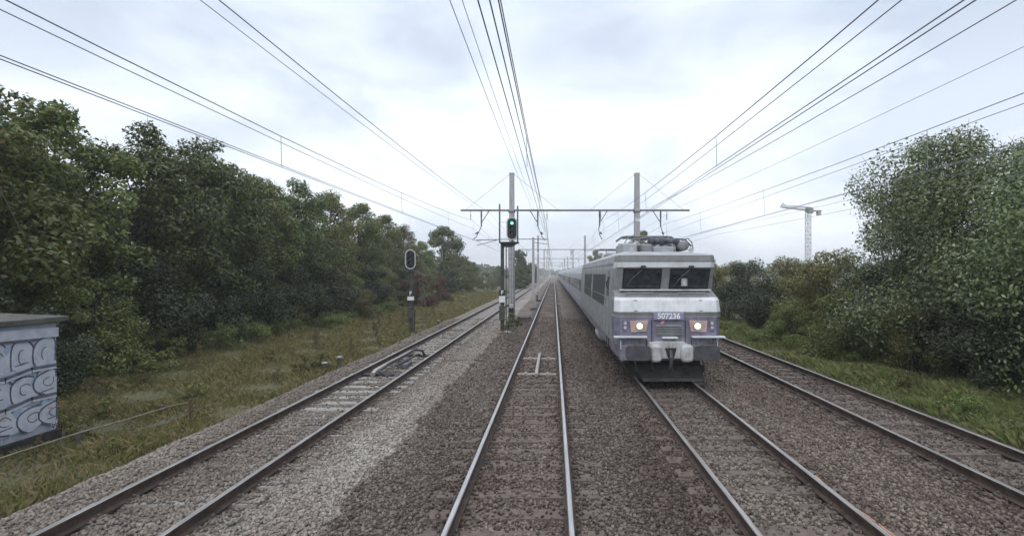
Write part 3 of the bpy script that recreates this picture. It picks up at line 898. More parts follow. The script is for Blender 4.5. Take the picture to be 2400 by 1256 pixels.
# headlamps: bowl, lamp, surround
for s in (-1, 1):
    cx = XC+s*.82; cz = 1.60
    b = MB(); b.plate([(cx-s*.20,YF-.0,cz-.15),(cx+s*.22,YF-.0,cz-.17),(cx+s*.25,YF-.0,cz+.14),(cx-s*.26,YF-.0,cz+.16)][::(1 if s > 0 else -1)], (0,.06,0))
    h = b.build('headlight', M['head_bowl'], L)
    b = MB().lathe((cx-s*.02,YF-.004,cz), [(.085,0),(.085,-.02),(.07,-.04),(.04,-.055)], 'y', 20); b.build('bulb', M['head_on'], h)
    b = MB().lathe((cx-s*.02,YF-.003,cz), [(.14,0),(.14,-.02),(.105,-.02),(.105,0)], 'y', 20); b.build('rim', M['alu'], h)
    lx = cx+s*.42
    b = MB()
    for dz in (-.05,.07): b.lathe((XC+s*1.20,YF+.03,cz+dz), [(.045,0),(.045,-.05),(.03,-.06)], 'y', 12)
    b.build('marker_lamp', M['marker'], L)
    MB().cbox(XC+s*1.20-.06,XC+s*1.20+.06,YF-.012,YF+.08,cz-.12,cz+.14,.015).build('lamp_housing', M['loco_purple'], L)
    # shunter's step above the buffer
    x0, x1 = sorted((XC+s*.62, XC+s*1.52))
    MB().box(x0,x1,YF-.17,YF+.04,1.295,1.33).build('step', M['loco_white'], L)
    # handrail upright
    MB().tube([(XC+s*1.33,YF+.02,1.20),(XC+s*1.33,YF-.07,1.16),(XC+s*1.33,YF-.07,.98),(XC+s*1.33,YF+.02,.95)], .016, 6).build('handrail', M['loco_white'], L)
MB().box(XC-.20,XC+.22,YF-.15,YF+.05,1.275,1.31).build('step', M['loco_white'], L)
for s in (-1, 1):
    b = MB(); b.box(min(XC+s*.46,XC+s*.468),max(XC+s*.46,XC+s*.468),YF-.004,YF+.06,1.14,1.77); b.build('panel_seam', M['under'], L)
    b = MB()
    for zq in (2.02,2.30):
        p = on_front(s*.9, zq, .006); b.box(p[0]-.05,p[0]+.05,p[1],p[1]+.03,zq-.012,zq+.012)
    b.build('hatch_hinge', M['loco_mid'], L)
    MB().tube([on_front(s*1.15,2.42,.05),on_front(s*1.12,2.50,.09),on_front(s*.35,2.50,.09),on_front(s*.32,2.42,.05)], .014, 6).build('handrail', M['alu'], L)
    b = MB(); b.tube([(XC+s*.62,YF+.02,1.24),(XC+s*.62,YF-.05,1.2),(XC+s*.62,YF-.05,1.02),(XC+s*.62,YF+.02,.98)], .012, 6); b.build('cable_socket', M['under'], L)
# moustache vents
b = MB()
for k in range(5): b.box(XC-.34,XC+.36,YF-.025,YF+.03,1.36+k*.045,1.385+k*.045)
b.build('vent', M['loco_mid'], L)
MB().box(XC-.34,XC+.34,YF-.02,YF+.03,1.595,1.625).build('vent_trim', M['loco_grey'], L)
b = MB(); yv = YF+.018
b.plate([(XC-.24,yv,1.65),(XC-.14,yv,1.65),(XC-.08,yv,1.76),(XC-.18,yv,1.76)], (0,.02,0)); b.build('emblem', M['red'], L)
# buffer beam, buffers
MB().cbox(XC-1.33,XC+1.33,YF-.02,YF+.5,.66,1.08,.03).build('buffer_beam', M['loco_skirt'], L)
for s in (-1, 1):
    cx = XC+s*.92
    bf = MB(); w, h = .335, .20
    pts = []
    for (ax, az, a0) in ((w-.12,h-.10,0),(-(w-.12),h-.10,90),(-(w-.12),-(h-.10),180),(w-.12,-(h-.10),270)):
        for k in range(5):
            a = R(a0+k*22.5); pts.append((cx+ax+.12*math.cos(a), YF-.50, .93+az+.10*math.sin(a)))
    bf.loft([pts, [(p[0],p[1]+.05,p[2]) for p in pts]][::-1], True, True); bb = bf.build('buffer', M['buffer'], L)
    MB().lathe((cx,YF-.45,.93), [(.10,0),(.10,.22),(.145,.23),(.15,.46)], 'y', 16).build('buffer_stock', M['under'], bb)
# white snow cover over the coupling: hood with two cheek pads and dark throat
b = MB()
prof = [(-.58,1.16),(-.36,1.19),(.36,1.19),(.52,1.10),(.62,.98),(.62,.76),(-.64,.76),(-.64,1.0)]
b.plate([(XC+.02+px,YF-.30,pz) for px,pz in prof][::-1], (0,.30,0))
cv = b.build('coupling_cover', M['cover'], L)
for s, x0, x1 in ((-1,-.60,-.27), (1,.22,.58)):
    g = MB(); cx = XC+(x0+x1)/2+.02; w = (x1-x0)/2
    rings = []
    for yy, q in ((YF-.31,1.0),(YF-.40,.92),(YF-.44,.74)):
        rings.append([(cx+w*q*math.copysign(abs(math.cos(a))**.6, math.cos(a)), yy, .90+.25*q*math.copysign(abs(math.sin(a))**.6, math.sin(a))) for a in [2*math.pi*k/16 for k in range(16)]][::-1])
    g.loft(rings, True, True); g.build('pad', M['cover'], cv)
MB().plate([(XC-.17,YF-.315,1.04),(XC+.14,YF-.315,1.04),(XC+.08,YF-.315,.78),(XC-.09,YF-.315,.78)][::-1], (0,.012,0)).build('coupling_throat', M['under'], L)
b = MB(); b.tube([(XC-.02,YF-.34,.98),(XC-.02,YF-.42,.80),(XC-.02,YF-.36,.55)], .05, 8)
b.tube([(XC-.02,YF-.36,.55),(XC+.05,YF-.30,.42),(XC-.05,YF-.25,.50)], .03, 8); b.build('coupling_hook', M['buffer'], L)
for dx in (-.50,.42,.9,-.95):
    MB().tube([(XC+dx,YF-.06,.72),(XC+dx,YF-.20,.60),(XC+dx+.03,YF-.18,.42),(XC+dx+.02,YF-.02,.36)], .028, 8).build('brake_hose', M['cable_dark'], L)
# snow plough
b = MB()
b.plate([(XC-.98,YF+.12,.50),(XC+1.02,YF+.12,.50),(XC+.92,YF-.02,.10),(XC-.70,YF-.02,.10)], (0,.05,0))
b.plate([(XC-1.24,YF+.34,.55),(XC-.98,YF+.12,.50),(XC-.70,YF-.02,.10),(XC-1.0,YF+.28,.20)], (0,.05,0))
b.build('snow_plough', M['under'], L)
b = MB(); b.box(XC-.72,XC+.93,YF-.045,YF+.01,.085,.155); b.build('plough_edge', M['buffer'], L)
# roof hatches behind the cab, horn, reservoir
def rbox(x0,x1,y0,y1,z0,z1,nm,m,c=.04): return MB().cbox(XC+x0,XC+x1,YF+y0,YF+y1,z0,z1,c).build(nm, m, L)
rbox(-1.02,-.55,1.9,3.6,3.66,4.0,'roof_box',M['roof_grey'])
rbox(-.40,-.05,2.0,3.0,3.66,3.98,'roof_box',M['loco_mid'])
rbox(-.02,.75,2.2,3.4,3.66,3.92,'roof_box',M['roof_grey'])
b = MB().lathe((XC+.95,YF+2.0,3.93), [(.05,-.02),(.14,0),(.165,.05),(.165,1.0),(.14,1.1),(.05,1.15)], 'y', 18); b.build('air_reservoir', M['loco_mid'], L, smooth=True)
b = MB().lathe((XC-.15,YF+2.3,4.07), [(.02,0),(.10,.0),(.10,.08),(.14,.08),(.14,.16),(.10,.16),(.10,.4),(.14,.4),(.14,.5),(.08,.5),(.08,.9),(.12,.9),(.12,1.0),(.04,1.0)], 'x', 14); b.build('circuit_breaker', M['buffer'], L, smooth=True)
for k, (dx, dy) in enumerate(((-.48,2.6),(-.15,3.2),(.55,3.0),(.1,3.6),(-.75,3.9),(.75,3.9))):
    b = MB()
    for q in range(5): b.lathe((XC+dx,YF+dy,3.68+q*.085), [(.05,0),(.105,.02),(.05,.06)], 'z', 12)
    b.build('roof_insulator', M['insul'] if k % 2 else M['alu'], L)
b = MB().tube([(XC-.6,YF+2.5,4.16),(XC-.1,YF+2.4,4.20),(XC+.5,YF+2.6,4.17),(XC+1.1,YF+2.5,4.16),(XC+1.35,YF+2.7,3.95)], .03, 8); b.build('roof_conductor', M['galv'], L)
b = MB().tube([(XC+1.1,YF+2.9,4.16),(XC+1.3,YF+2.9,4.22),(XC+1.44,YF+2.95,4.1),(XC+1.5,YF+3.0,3.9)], .018, 8); b.build('roof_cable', M['galv'], L)
b = MB()
for k in range(7): b.tube([(XC-1.0+k*.28,YF+2.2+.3*(k%3),3.72),(XC-1.0+k*.28,YF+2.25+.3*(k%3),4.0+.06*(k%2))], .022, 6)
b.tube([(XC-1.0,YF+3.1,4.02),(XC-.3,YF+2.9,4.10),(XC+.3,YF+3.2,4.04),(XC+1.1,YF+3.3,4.10)], .02, 6)
b.tube([(XC-.9,YF+2.2,4.03),(XC-.72,YF+2.6,4.24),(XC-.2,YF+3.1,4.12)], .018, 6)
b.tube([(XC+.45,YF+2.3,4.06),(XC+.62,YF+2.6,4.26),(XC+.9,YF+3.1,4.1)], .018, 6)
b.build('busbar', M['galv'], L)
rbox(.55,.95,3.5,4.3,3.66,4.06,'roof_box',M['buffer'])
for dx in (-.9,.85):
    b = MB().lathe((XC+dx,YF+.95,3.74), [(.015,.25),(.025,.06),(.06,-.12),(.075,-.14)], 'y', 12); b.build('horn', M['alu'], L)
# folded pantographs (front one and rear one)
def panto(yc, nm):
    b = MB()
    zz = 4.30
    b.tube([(XC-1.05,yc,zz-.16),(XC-.85,yc,zz-.02),(XC-.7,yc,zz),(XC+.7,yc,zz),(XC+.85,yc,zz-.02),(XC+1.05,yc,zz-.16)], .035, 8)
    b.tube([(XC-.8,yc+.35,zz-.03),(XC+.8,yc+.35,zz-.03)], .03, 8)
    for s in (-1,1):
        b.tube([(XC+s*.45,yc,zz-.03),(XC+s*.40,yc+.35,zz-.05),(XC+s*.12,yc+1.9,zz-.22)], .022, 6)
        b.tube([(XC+s*.12,yc+1.9,zz-.22),(XC+s*.30,yc+.2,zz-.34)], .028, 6)
        b.tube([(XC+s*.55,yc+.1,zz-.42),(XC+s*.55,yc+1.2,zz-.42)], .03, 6)
    b.tube([(XC-.55,yc+.1,zz-.42),(XC+.55,yc+.1,zz-.42)], .03, 6)
    b.tube([(XC-.55,yc+1.2,zz-.42),(XC+.55,yc+1.2,zz-.42)], .03, 6)
    b.build(nm, M['galv'], L)
panto(YF+3.3, 'pantograph'); panto(YF+12.6, 'pantograph')
for y0, y1, x0, x1, zt in ((5.4,7.0,-.8,.8,3.86),(7.4,9.2,-.9,.9,3.94),(9.5,11.6,-.8,.8,3.86)):
    rbox(x0,x1,y0,y1,3.66,zt,'roof_hatch',M['roof_grey'],.06)
# cab side: door, side window strip, long louvre grille
def side(x_out, y0, y1, z0, z1, nm, m, par=L, mi=None, slope=0):
    """panel proud of the left or right flank following the slight tumblehome"""
    s = -1 if x_out < 0 else 1
    def X_(z): return XC + s*(float(np.interp(z, [l[0] for l in levels], [l[3] for l in levels])) + abs(x_out))
    b = MB(); pts = [(X_(z0),YF+y0,z0),(X_(z0-0 if not slope else z0+slope),YF+y1,z0+slope),(X_(z1),YF+y1,z1),(X_(z1),YF+y0,z1)]
    if s > 0: pts = pts[::-1]
    b.plate(pts, (-s*.02,0,0)); return b.build(nm, m, par)
for s in (-1, 1):
    e_ = .006*s
    side(s*.012,2.95,8.2,1.98,3.02,'louvre_grille',M['grille'])
    side(s*.008,2.88,8.3,3.03,3.07,'grille_trim',M['loco_grey'])
    d = side(s*.008,1.62,2.32,1.15,3.15,'cab_door',M['loco_mid'])
    side(s*.018,1.74,2.22,2.35,2.95,'door_window',M['loco_glass'])
    MB().tube([(XC+s*1.53,YF+1.56,1.2),(XC+s*1.53,YF+1.56,2.2)], .016, 6).build('handrail', M['alu'], L)
    MB().tube([(XC+s*1.53,YF+2.42,1.2),(XC+s*1.53,YF+2.42,2.2)], .016, 6).build('handrail', M['alu'], L)
    side(s*.012,9.0,14.0,1.98,3.02,'louvre_grille',M['grille'])
    side(s*.006,1.0,17.0,3.30,3.36,'roof_gutter',M['loco_mid'])
    MB().tube([(XC+s*1.52,YF+.95,2.95),(XC+s*1.62,YF+.95,2.8),(XC+s*1.6,YF+.97,2.62)], .02, 6).build('mirror_arm', M['black'], L)
    # steps to the door
    b = MB()
    for z in (.45,.75): b.box(min(XC+s*1.28,XC+s*1.5),max(XC+s*1.28,XC+s*1.5),YF+1.7,YF+2.25,z,z+.03)
    b.box(min(XC+s*1.46,XC+s*1.49),max(XC+s*1.46,XC+s*1.49),YF+1.68,YF+1.70,.45,1.05); b.box(min(XC+s*1.46,XC+s*1.49),max(XC+s*1.46,XC+s*1.49),YF+2.25,YF+2.27,.45,1.05)
    b.build('footstep', M['under'], L)
def bogie(par, yc, xc, wb=1.4, rad=.6):
    b = MB()
    for s in (-1,1):
        b.plate([(xc+s*1.05,yc-wb-.7,.55),(xc+s*1.05,yc-wb-.3,.86),(xc+s*1.05,yc+wb+.3,.86),(xc+s*1.05,yc+wb+.7,.55),(xc+s*1.05,yc+.6,.42),(xc+s*1.05,yc-.6,.42)], (s*.10,0,0))
        for q in (-wb, wb): b.cbox(xc+s*1.10-.12,xc+s*1.10+.12,yc+q-.2,yc+q+.2,.42,.78,.03)
    b.box(xc-1.0,xc+1.0,yc-.4,yc+.4,.5,.8)
    bo = b.build('bogie', M['under'], par)
    for q in (-wb, wb):
        w = MB()
        for s in (-1,1):
            w.lathe((xc+s*.7525,yc+q,rad-.0), [(rad-.06,-.05),(rad,-.05),(rad,.05),(rad-.05,.055),(.12,.06)], 'x', 22)
        w.tube([(xc-.7,yc+q,rad),(xc+.7,yc+q,rad)], .09, 10)
        w.build('wheelset', M['buffer'], bo)
bogie(L, YF+3.7, XC); bogie(L, YF+13.4, XC)
b = MB(); b.box(XC-1.2,XC+1.2,YF+.5,YF+16.8,.60,.73); b.box(XC-1.0,XC+1.0,YF+.45,YF+1.3,.18,.6); b.box(XC-.95,XC+.95,YF+5.2,YF+12,.2,.6); b.box(XC-1.1,XC+1.1,YF+6.3,YF+10.8,.25,.6); b.build('underframe', M['under'], L)  # boxes below the frame added to keep light out under the body
b = MB().lathe((XC-1.2,YF+6.1,.62), [(.05,-.04),(.22,0),(.24,.1),(.24,1.2),(.05,1.3)], 'y', 16); b.build('air_tank', M['roof_grey'], L)

# ------------------------------------------------------------------ coaches
def coach(y0):
    Lc = 26.0
    t = thing('passenger_coach', '', 'passenger coach', (XC, y0+Lc/2, 0), 'coaches behind the locomotive')
    prof = [(-1.30,.62),(-1.39,.80),(-1.41,1.15),(-1.415,1.62),(-1.41,1.86),(-1.38,2.62),(-1.32,3.05),(-1.24,3.28),(-1.05,3.52),(-.6,3.70),(0,3.76)]
    mats = [3,3,0,0,1,0,0,2,2,2]
    full = prof + [(-x_, z) for x_, z in prof[-2::-1]]
    mm = mats + mats[::-1]
    b = MB()
    ys = [y0, y0+.12, y0+Lc-.12, y0+Lc]
    rings = []
    for y, q in zip(ys, (.97,1,1,.97)): rings.append([(XC+x_*q, y, z) for x_, z in full])
    b.loft(rings, True, True, 0)
    nn = len(full)
    for i in range(3):
        for j in range(nn):
            b.m[i*nn+j] = mm[j] if j < nn-1 else 3
    b.build('body', [M['coach_side'], M['coach_band'], M['roof_grey'], M['coach_skirt']], t)
    for s in (-1, 1):
        for k in range(10):
            ya = y0+3.1+k*2.0
            pts = [(XC+s*1.416,ya,1.92),(XC+s*1.416,ya+1.45,1.92),(XC+s*1.392,ya+1.45,2.58),(XC+s*1.392,ya,2.58)]
            if s > 0: pts = pts[::-1]
            MB().plate(pts, (s*.004,0,0)).build('window', M['coach_glass'], t)
        for ya in (y0+.9, y0+24.2):
            pts = [(XC+s*1.42,ya,.85),(XC+s*1.42,ya+.85,.85),(XC+s*1.36,ya+.85,2.8),(XC+s*1.36,ya,2.8)]
            if s > 0: pts = pts[::-1]
            MB().plate(pts, (s*.006,0,0)).build('door', M['coach_skirt'], t)
    bogie(t, y0+3.6, XC, 1.28, .45); bogie(t, y0+Lc-3.6, XC, 1.28, .45)
    b = MB(); b.box(XC-1.1,XC+1.1,y0+6.5,y0+12,.28,.6); b.box(XC-1.0,XC+1.0,y0+13,y0+18.5,.32,.6); b.build('equipment_box', M['under'], t)
    b = MB(); b.box(XC-.75,XC+.75,y0-.35,y0-.01,.9,3.3); b.build('gangway', M['under'], t)
    return t
c0 = coach(YB+.5)
names = ['first coach, coupled straight behind the electric locomotive', 'second coach behind the locomotive', 'third coach behind the locomotive', 'fourth coach behind the locomotive', 'fifth coach, far back in the hazy train', 'sixth coach, almost lost in the haze', 'last visible coach at the vanishing point']
for i, nme in enumerate(names):
    o = c0 if i == 0 else copy_tree(c0)
    o.location.y = YB+.5+13+i*26.45
    o['label'] = 'silver grey passenger ' + nme

# ================================================================== small trackside objects
# contact ramp between our rails
t = thing('contact_ramp', 'pale contact ramp bar on brackets between the bright rails ahead', 'contact ramp', (-.54, 17.5, -.18))
MB().tube([(-.54,15.6,-.10),(-.54,15.9,-.05),(-.54,19.3,-.05),(-.54,19.7,-.10)], .06, 8).build('contact_bar', M['croc'], t)
for y in (16.0, 18.9):
    b = MB(); b.box(-1.15,.07,y-.06,y+.06,-.175,-.13)
    for dx in (-.35,.35): b.lathe((-.54+dx,y,-.13), [(.05,0),(.05,.03),(.03,.05)], 'z', 10)
    b.build('bracket', M['croc'], t)
# contact ramp with cables in the left track
t = thing('contact_ramp', 'contact ramp with black looped cables between the pale concrete sleepers', 'contact ramp', (-5.45, 17.3, -.18))
MB().tube([(-5.62,15.6,-.08),(-5.62,15.9,-.02),(-5.58,19.6,.0),(-5.58,20.0,-.06)], .075, 8).build('contact_bar', M['croc'], t)
for y in (15.9, 19.6):
    MB().box(-6.05,-4.75,y-.06,y+.06,-.175,-.12).build('bracket', M['cable_dark'], t)
b = MB(); b.tube([(-5.1,15.5,-.12),(-5.42,15.6,.02),(-5.40,16.4,.10),(-5.30,17.6,.14),(-5.22,18.8,.20),(-5.05,19.3,.10),(-4.95,19.4,-.15)], .045, 8)
b.tube([(-5.05,15.7,-.12),(-5.25,16.5,.0),(-5.12,17.6,.02),(-5.02,18.6,.08),(-4.98,19.2,-.14)], .035, 8); b.build('cable', M['cable_dark'], t)
MB().cbox(-5.35,-5.0,17.1,17.8,-.17,-.02,.03).build('junction_box', M['galv'], t)
# cable crossing the ballast and the little marker posts on the verge
def zz(x,y): return float(bed_z(x,y))+.03
o = MB().tube([(-7.9,18.7,-.42),(-7.3,18.6,zz(-7.3,18.6)),(-6.6,18.6,zz(-6.6,18.6)),(-6.25,18.6,-.185)], .022, 6).build('trackside_cable', M['cable_dark']); tag(o, 'dark cable running from the verge posts to the pale track', 'cable')
o = MB().tube([(-4.35,18.75,-.19),(-3.6,18.6,zz(-3.6,18.6)),(-3.0,18.75,zz(-3.0,18.7)),(-2.3,18.55,zz(-2.3,18.5)),(-1.6,18.5,zz(-1.6,18.5)),(-1.36,18.5,-.19)], .024, 6).build('trackside_cable', M['cable_dark']); tag(o, 'dark cable crossing the ballast between the pale and the bright track', 'cable')
for (x_, y_, h_, lb) in ((-8.05,18.9,.34,'dark stub post on the verge beside the cable end'), (-8.15,17.9,.30,'lower dark stub post on the verge nearer than its pair'), (-7.75,33.8,.30,'small dark marker stub on the verge right of the short signal'), (-7.9,45,.35,'tiny far marker stub on the verge beyond the short signal')):
    t = thing('marker_stub', lb, 'marker post', (x_,y_,-.45))
    MB().cbox(x_-.06,x_+.06,y_-.06,y_+.06,-.55,-.45+h_,.015).build('post', M['timber'], t)
    MB().cbox(x_-.08,x_+.08,y_-.08,y_+.08,-.448+h_,-.40+h_,.015).build('cap', M['concrete'], t)
# boxes beside the left mast
for (x_, y_, w, d, h_, lb) in ((-2.05,34.5,.42,.3,.16,'low dark cable box on the ballast right of the left mast'), (-1.75,44.0,.28,.25,.14,'flat dark box on the ballast beyond the left mast'), (-1.62,34.3,.07,.07,.2,'short black peg beside the low cable box')):
    t = thing('cable_box', lb, 'cable box', (x_,y_,-.2))
    MB().cbox(x_-w,x_+w,y_-d,y_+d,-.25,-.17+h_,.02).build('box', M['galv'], t)
    MB().cbox(x_-w-.02,x_+w+.02,y_-d-.02,y_+d+.02,-.168+h_,-.13+h_,.015).build('lid', M['under'], t)
t = thing('ground_signal', 'small black L shaped device standing by the far bright rail', 'ground signal', (-1.85,58,-.2))
MB().cbox(-2.0,-1.85,57.9,58.1,-.25,.55,.02).build('post', M['black'], t)
MB().cbox(-1.84,-1.35,57.85,58.15,-.25,.0,.02).build('motor', M['black'], t)
# copper bond cables along the near rail of the loco track
for k, (dx, y0, y1, lb) in enumerate(((.16,5.4,10.6,'bright copper cable along the rail below the train, nearer the rail'), (.26,5.2,8.0,'bright copper cable along the rail below the train, farther from the rail'))):
    pts = [(3.17+.7525+dx+.03*math.sin(y*1.3+k), y, zz(3.17+.7525+dx, y)+.02) for y in np.linspace(y0, y1, 14)]
    o = MB().tube(pts, .012, 6).build('copper_cable', M['copper']); tag(o, lb, 'cable')
# signal-wire pipe on stakes beside the cabin
t = thing('pipe_run', 'thin pale pipe on short stakes running past the graffitied cabin', 'pipe', (-9.75, 10, -.4))
MB().tube([(-9.9,5.0,-.20),(-9.85,7.2,-.19),(-9.83,8.5,-.215),(-9.75,10.4,-.215),(-9.70,11.4,-.26),(-9.6,12.7,-.27),(-9.55,13.3,-.36)], .017, 8).build('pipe', M['pipe'], t)
for y in (7.2, 10.4, 12.6): MB().cbox(-9.86,-9.76,y-.04,y+.04,-.6,-.24,.01).build('stake', M['timber'], t)
t = thing('cable_trough', 'low concrete cable trough half sunk in the verge grass', 'cable trough', (-9.3, 12, -.5))
for k in range(5):
    y = 9.6+k*.84
    MB().cbox(-9.42,-9.08,y,y+.82,-.66,-.445+.01*(k%2),.015).build('trough_lid', M['timber'], t)

# ------------------------------------------------------------------ graffitied cabin
CX0, CX1, CY0, CY1 = -13.1, -10.72, 7.2, 10.85
t = thing('trackside_cabin', 'small flat roofed concrete cabin covered in pale blue and white graffiti', 'cabin', (-11.9, 9, -.4))
b = MB(); b.box(CX0,CX1,CY0,CY1,-.30,2.02); wall = b.build('wall', M['cabin_wall'], t, bevel=.02)
MB().box(CX0-.06,CX1+.06,CY0-.06,CY1+.06,-.75,-.302).build('plinth', M['under'], t)
b = MB()
b.loft([[(CX0-.12,CY0-.12,2.022),(CX1+.14,CY0-.12,2.022),(CX1+.14,CY1+.14,2.022),(CX0-.12,CY1+.14,2.022)],
        [(CX0-.12,CY0-.12,2.13),(CX1+.14,CY0-.12,2.13),(CX1+.14,CY1+.14,2.13),(CX0-.12,CY1+.14,2.13)],
        [(CX0+.5,CY0+.4,2.30),(CX1-.9,CY0+.4,2.30),(CX1-.9,CY1-.9,2.30),(CX0+.5,CY1-.9,2.30)]], True, True)
b.build('roof', M['cabin_roof'], t, bevel=.015)
gm = [M['g_dark'], M['g_white'], M['g_lilac'], M['g_blue'], M['g_orange']]
rg = random.Random(3)
layer = [0]
def blob(g, cy, cz, ry, rz, mi, wob=.18, n=22):
    ph = [rg.uniform(0,6.28) for _ in range(3)]
    layer[0] += 1
    xo = CX1 + .0015 + .00028*layer[0]
    pts = []
    for k in range(n):
        a = 2*math.pi*k/n
        q = 1 + wob*(.5*math.sin(2*a+ph[0])+.35*math.sin(3*a+ph[1])+.25*math.sin(5*a+ph[2]))
        y = min(max(cy+ry*q*math.cos(a), CY0+.02), CY1-.02); z = min(max(cz+rz*q*math.sin(a), -.27), 1.99)
        pts.append((xo, y, z))
    g.plate(pts, (-.0002,0,0), mi)
def stroke(g, p, r, mi):
    p = [(min(max(q[0], CY0+.03), CY1-.04), q[1]) for q in p]
    p = [q for k_, q in enumerate(p) if k_ == 0 or abs(q[0]-p[k_-1][0])+abs(q[1]-p[k_-1][1]) > .01]
    if len(p) < 2: return
    layer[0] += 1
    xo = CX1 + .0015 + .00028*layer[0]
    for (a, b2) in zip(p[:-1], p[1:]):
        d = Vector((0, b2[0]-a[0], b2[1]-a[1])); nrm = Vector((0,-d.z,d.y)).normalized()*r
        A = Vector((xo,a[0],a[1])); B = Vector((xo,b2[0],b2[1])); e2 = d.normalized()*r*.5
        g.plate([A-nrm-e2,B-nrm+e2,B+nrm+e2,A+nrm-e2], (-.0002,0,0), mi); 
g = MB()
for yy in np.arange(7.6, 10.9, 1.1):
    blob(g, yy, 1.15, .55, .75, 3, .3); blob(g, yy+.4, .45, .5, .5, 2, .3)
def outline(g, cy, cz, ry, rz, r, mi, a0, a1, ph):
    pts = []
    for k in range(15):
        a = a0+(a1-a0)*k/14
        q = 1+.10*math.sin(2*a+ph)+.07*math.sin(3*a-ph)
        pts.append((cy+ry*q*math.cos(a), min(max(cz+rz*q*math.sin(a), -.26), 1.97)))
    stroke(g, pts, r, mi)
for zc, hh in ((1.38,.35), (.72,.28), (.12,.30)):
    blob(g, 9.1, zc, 1.75, hh*1.05, 2, .12, 40)
    yy = 7.6
    while yy < 10.8:
        ry = rg.uniform(.22,.36); h2 = hh*rg.uniform(.85,1.05); ph = rg.uniform(0,6.28); zo = rg.uniform(-.04,.04)
        blob(g, yy, zc+zo, ry, h2, 1, .22)
        if rg.random() < .6: blob(g, yy+ry*.5, zc+zo-h2*.4, ry*.45, h2*.4, 2, .35)
        outline(g, yy, zc+zo, ry, h2, .017, 0, rg.uniform(-.6,.5), rg.uniform(3.6,5.4), ph)
        if rg.random() < .75: outline(g, yy+.02, zc+zo+.02, ry*.38, h2*.36, .010, 0, rg.uniform(0,2), rg.uniform(4,7.5), ph)
        if rg.random() < .5: stroke(g, [(yy-ry*.5, zc-h2*.5),(yy,zc-h2*.45),(yy+ry*.5,zc-h2*.38)], .012, 0)
        if rg.random() < .4: blob(g, yy+rg.uniform(-.1,.1), zc+rg.uniform(-.1,.1), .045, .04, 4, .2)
        if rg.random() < .35: blob(g, yy+ry*.9, zc+rg.uniform(-.1,.15), .10, .14, 3, .4)
        for q in range(2):
            z1 = zc-h2*.75-rg.uniform(0,.05); y1 = yy+rg.uniform(-.15,.15)
            stroke(g, [(y1,z1),(y1+.005,z1-rg.uniform(.06,.16))], .005, 1)
        yy += ry*rg.uniform(1.5,1.9)
for z0 in (1.03, .42):
    stroke(g, [(7.3,z0),(8.2,z0+.07),(9.0,z0-.02),(9.8,z0-.03),(10.3,z0+.08),(10.8,z0+.07)], .03, 0)
    stroke(g, [(7.3,z0-.06),(8.2,z0+.01),(9.0,z0-.08),(9.8,z0-.09),(10.3,z0+.02),(10.8,z0+.01)], .02, 1)
stroke(g, [(7.3,1.86),(8.4,1.80),(9.6,1.84),(10.8,1.80)], .10, 1)
stroke(g, [(7.3,1.72),(8.4,1.70),(9.9,1.71),(10.4,1.68)], .02, 0)
g.build('graffiti', gm, t)

# ------------------------------------------------------------------ tower crane
CXr, CYr = 100, 198
t = thing('tower_crane', 'pale tower crane standing beyond the bushes on the right', 'tower crane', (CXr, CYr, 0))
b = MB(); hw = .75
for sx in (-hw,hw):
    for sy in (-hw,hw): b.tube([(CXr+sx,CYr+sy,0),(CXr+sx,CYr+sy,27)], .12, 5)
for k in range(18):
    z = k*1.5; f_ = 1 if k % 2 else -1
    b.tube([(CXr-hw*f_,CYr-hw,z),(CXr+hw*f_,CYr-hw,z+1.5)], .07, 4); b.tube([(CXr-hw,CYr+hw*f_,z),(CXr-hw,CYr-hw*f_,z+1.5)], .07, 4)
    b.tube([(CXr-hw,CYr-hw,z),(CXr+hw,CYr-hw,z)], .09, 4); b.tube([(CXr-hw,CYr-hw,z),(CXr-hw,CYr+hw,z)], .09, 4)
b.build('tower', M['crane'], t)
d = Vector((-.52,.80,0)).normalized() ; d = Vector((-.97,-.30,0)).normalized()
P0 = Vector((CXr,CYr,27.6))
b = MB()
side_v = Vector((-d.y,d.x,0))*.7
Lj = 13
for s in (-1,1): b.tube([P0+side_v*s, P0+side_v*s+d*Lj+Vector((0,0,.9))], .13, 5)
b.tube([P0+Vector((0,0,1.4)), P0+d*Lj+Vector((0,0,1.7))], .13, 5)
for k in range(9):
    q = P0+d*(k*Lj/9); q2 = P0+d*((k+.5)*Lj/9); up = Vector((0,0,1.4))
    for s in (-1,1): b.tube([q+side_v*s+Vector((0,0,k*.1)), q2+up], .07, 4); b.tube([q2+up, q+d*(Lj/9)+side_v*s+Vector((0,0,k*.1+.1))], .07, 4)
b.tube([P0+d*Lj+Vector((0,0,1.0)), P0+d*(Lj-.8)+Vector((0,0,2.6)), P0+d*(Lj-2)+Vector((0,0,1.6))], .14, 5)
b.build('jib', M['crane'], t)
b = MB(); e_ = -d
b.plate([P0+side_v+Vector((0,0,-.2)), P0-side_v+Vector((0,0,-.2)), P0-side_v+e_*6+Vector((0,0,-.2)), P0+side_v+e_*6+Vector((0,0,-.2))], (0,0,.5))
b.plate([P0+side_v+e_*4.6+Vector((0,0,-1.6)), P0-side_v+e_*4.6+Vector((0,0,-1.6)), P0-side_v+e_*5.8+Vector((0,0,-1.6)), P0+side_v+e_*5.8+Vector((0,0,-1.6))], (0,0,1.8))
b.build('counterweight', M['concrete'], t)
b = MB(); q = P0+side_v*1.5; b.cbox(q.x-.9,q.x+.9,q.y-.9,q.y+.9,26.4,28.6,.15); b.cbox(CXr-.9,CXr+.9,CYr-.9,CYr+.9,27.0,29.0,.2); b.build('cab', M['crane'], t)

